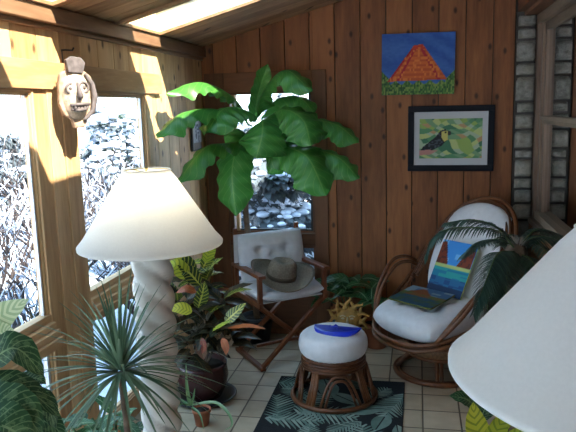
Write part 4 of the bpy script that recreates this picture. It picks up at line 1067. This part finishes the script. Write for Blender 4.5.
bare('low bare bush near the glass of the nearer left window', -2.9, 3.9, 1.1, 6)
def evergreen(label, x, y, h, r, seed, snow=.35, n=1500, mass=True):
    P = empty('snowy_evergreen', (x, y, -.45), 0, label, 'tree', 'snow laden evergreens outside'); R_ = random.Random(seed); f = MB(); s_ = MB()
    MB().tube([(0, 0, 0), (0, 0, h*.9)], [.07, .02], 8).build('trunk', M['bark'], P)
    for i in range(n):
        z = .15+R_.random()**1.1*(h-.2); rr_ = r*(1-(z/h)**1.6)**.8*(.45+.55*R_.random()**.4)*(.8+.35*math.sin(z*9+seed)); a = R_.uniform(0, 2*PI)
        c_ = Vector((rr_*math.cos(a), rr_*math.sin(a), z)); d = Vector((math.cos(a), math.sin(a), R_.uniform(-.5, .3))).normalized(); l = R_.uniform(.14, .26)
        f.leaf([c_-d*l*.3, c_+d*l*.3, c_+d*l*.7+Vector((0, 0, -.04))], .055, (0, 0, 1), .3, nx=1, seg=2)
        if R_.random() < snow: q = R_.uniform(.03, .075); s_.ball(c_+d*l*.3+Vector((0, 0, .03)), (q*1.2, q*1.2, q*.6), 6)
    f.build('foliage', M['needle'], P); tag(s_.build('snow_load', M['snow'], P), kind='stuff')
evergreen('dense dark evergreen filling the lower back window', -1.95, 8.0, 2.05, 1.15, 8, .20, 5200)
evergreen('taller evergreen farther behind the back window', -2.3, 11.5, 2.5, 1.7, 5, .3, 4000)
evergreen('heavily snow-covered evergreen outside the farther left window', -4.6, 9.5, 2.3, 1.1, 14, .8, 1800)
evergreen('dark evergreen standing behind the bare bushes on the left', -11.2, 13.4, 2.1, 2.0, 15, .3, 3000)
evergreen('wide dark evergreen seen low through the nearer left window', -7.4, 10.8, 1.9, 1.35, 16, .15, 5000)

# ---------------------------------------------------------------- light
wd = bpy.data.worlds.new('winter_sky'); sc.world = wd; wd.use_nodes = True; nt = wd.node_tree
bg = nt.nodes['Background']; tc = nt.nodes.new('ShaderNodeTexCoord'); sp = nt.nodes.new('ShaderNodeSeparateXYZ'); nt.links.new(tc.outputs['Generated'], sp.inputs[0])
rmp = nt.nodes.new('ShaderNodeValToRGB'); nt.links.new(sp.outputs[2], rmp.inputs[0]); e = rmp.color_ramp.elements
e[0].position = .0; e[0].color = (.70, .88, 1, 1); e[1].position = .6; e[1].color = (.42, .70, 1, 1); nt.links.new(rmp.outputs[0], bg.inputs[0]); bg.inputs[1].default_value = 3.6
sl = bpy.data.lights.new('sun', 'SUN'); sl.energy = 22; sl.angle = math.radians(.8); sl.color = (1, .90, .74)
so = bpy.data.objects.new('sun', sl); col.objects.link(so)
so.rotation_euler = Vector((-1, .60, -1.25)).to_track_quat('-Z', 'Y').to_euler()

sc.view_settings.view_transform = 'Standard'; sc.view_settings.look = 'None'; sc.view_settings.gamma = 1; sc.view_settings.exposure = 0.28
sc.cycles.max_bounces = 10; sc.cycles.diffuse_bounces = 5; sc.cycles.transparent_max_bounces = 12; sc.cycles.sample_clamp_indirect = 6
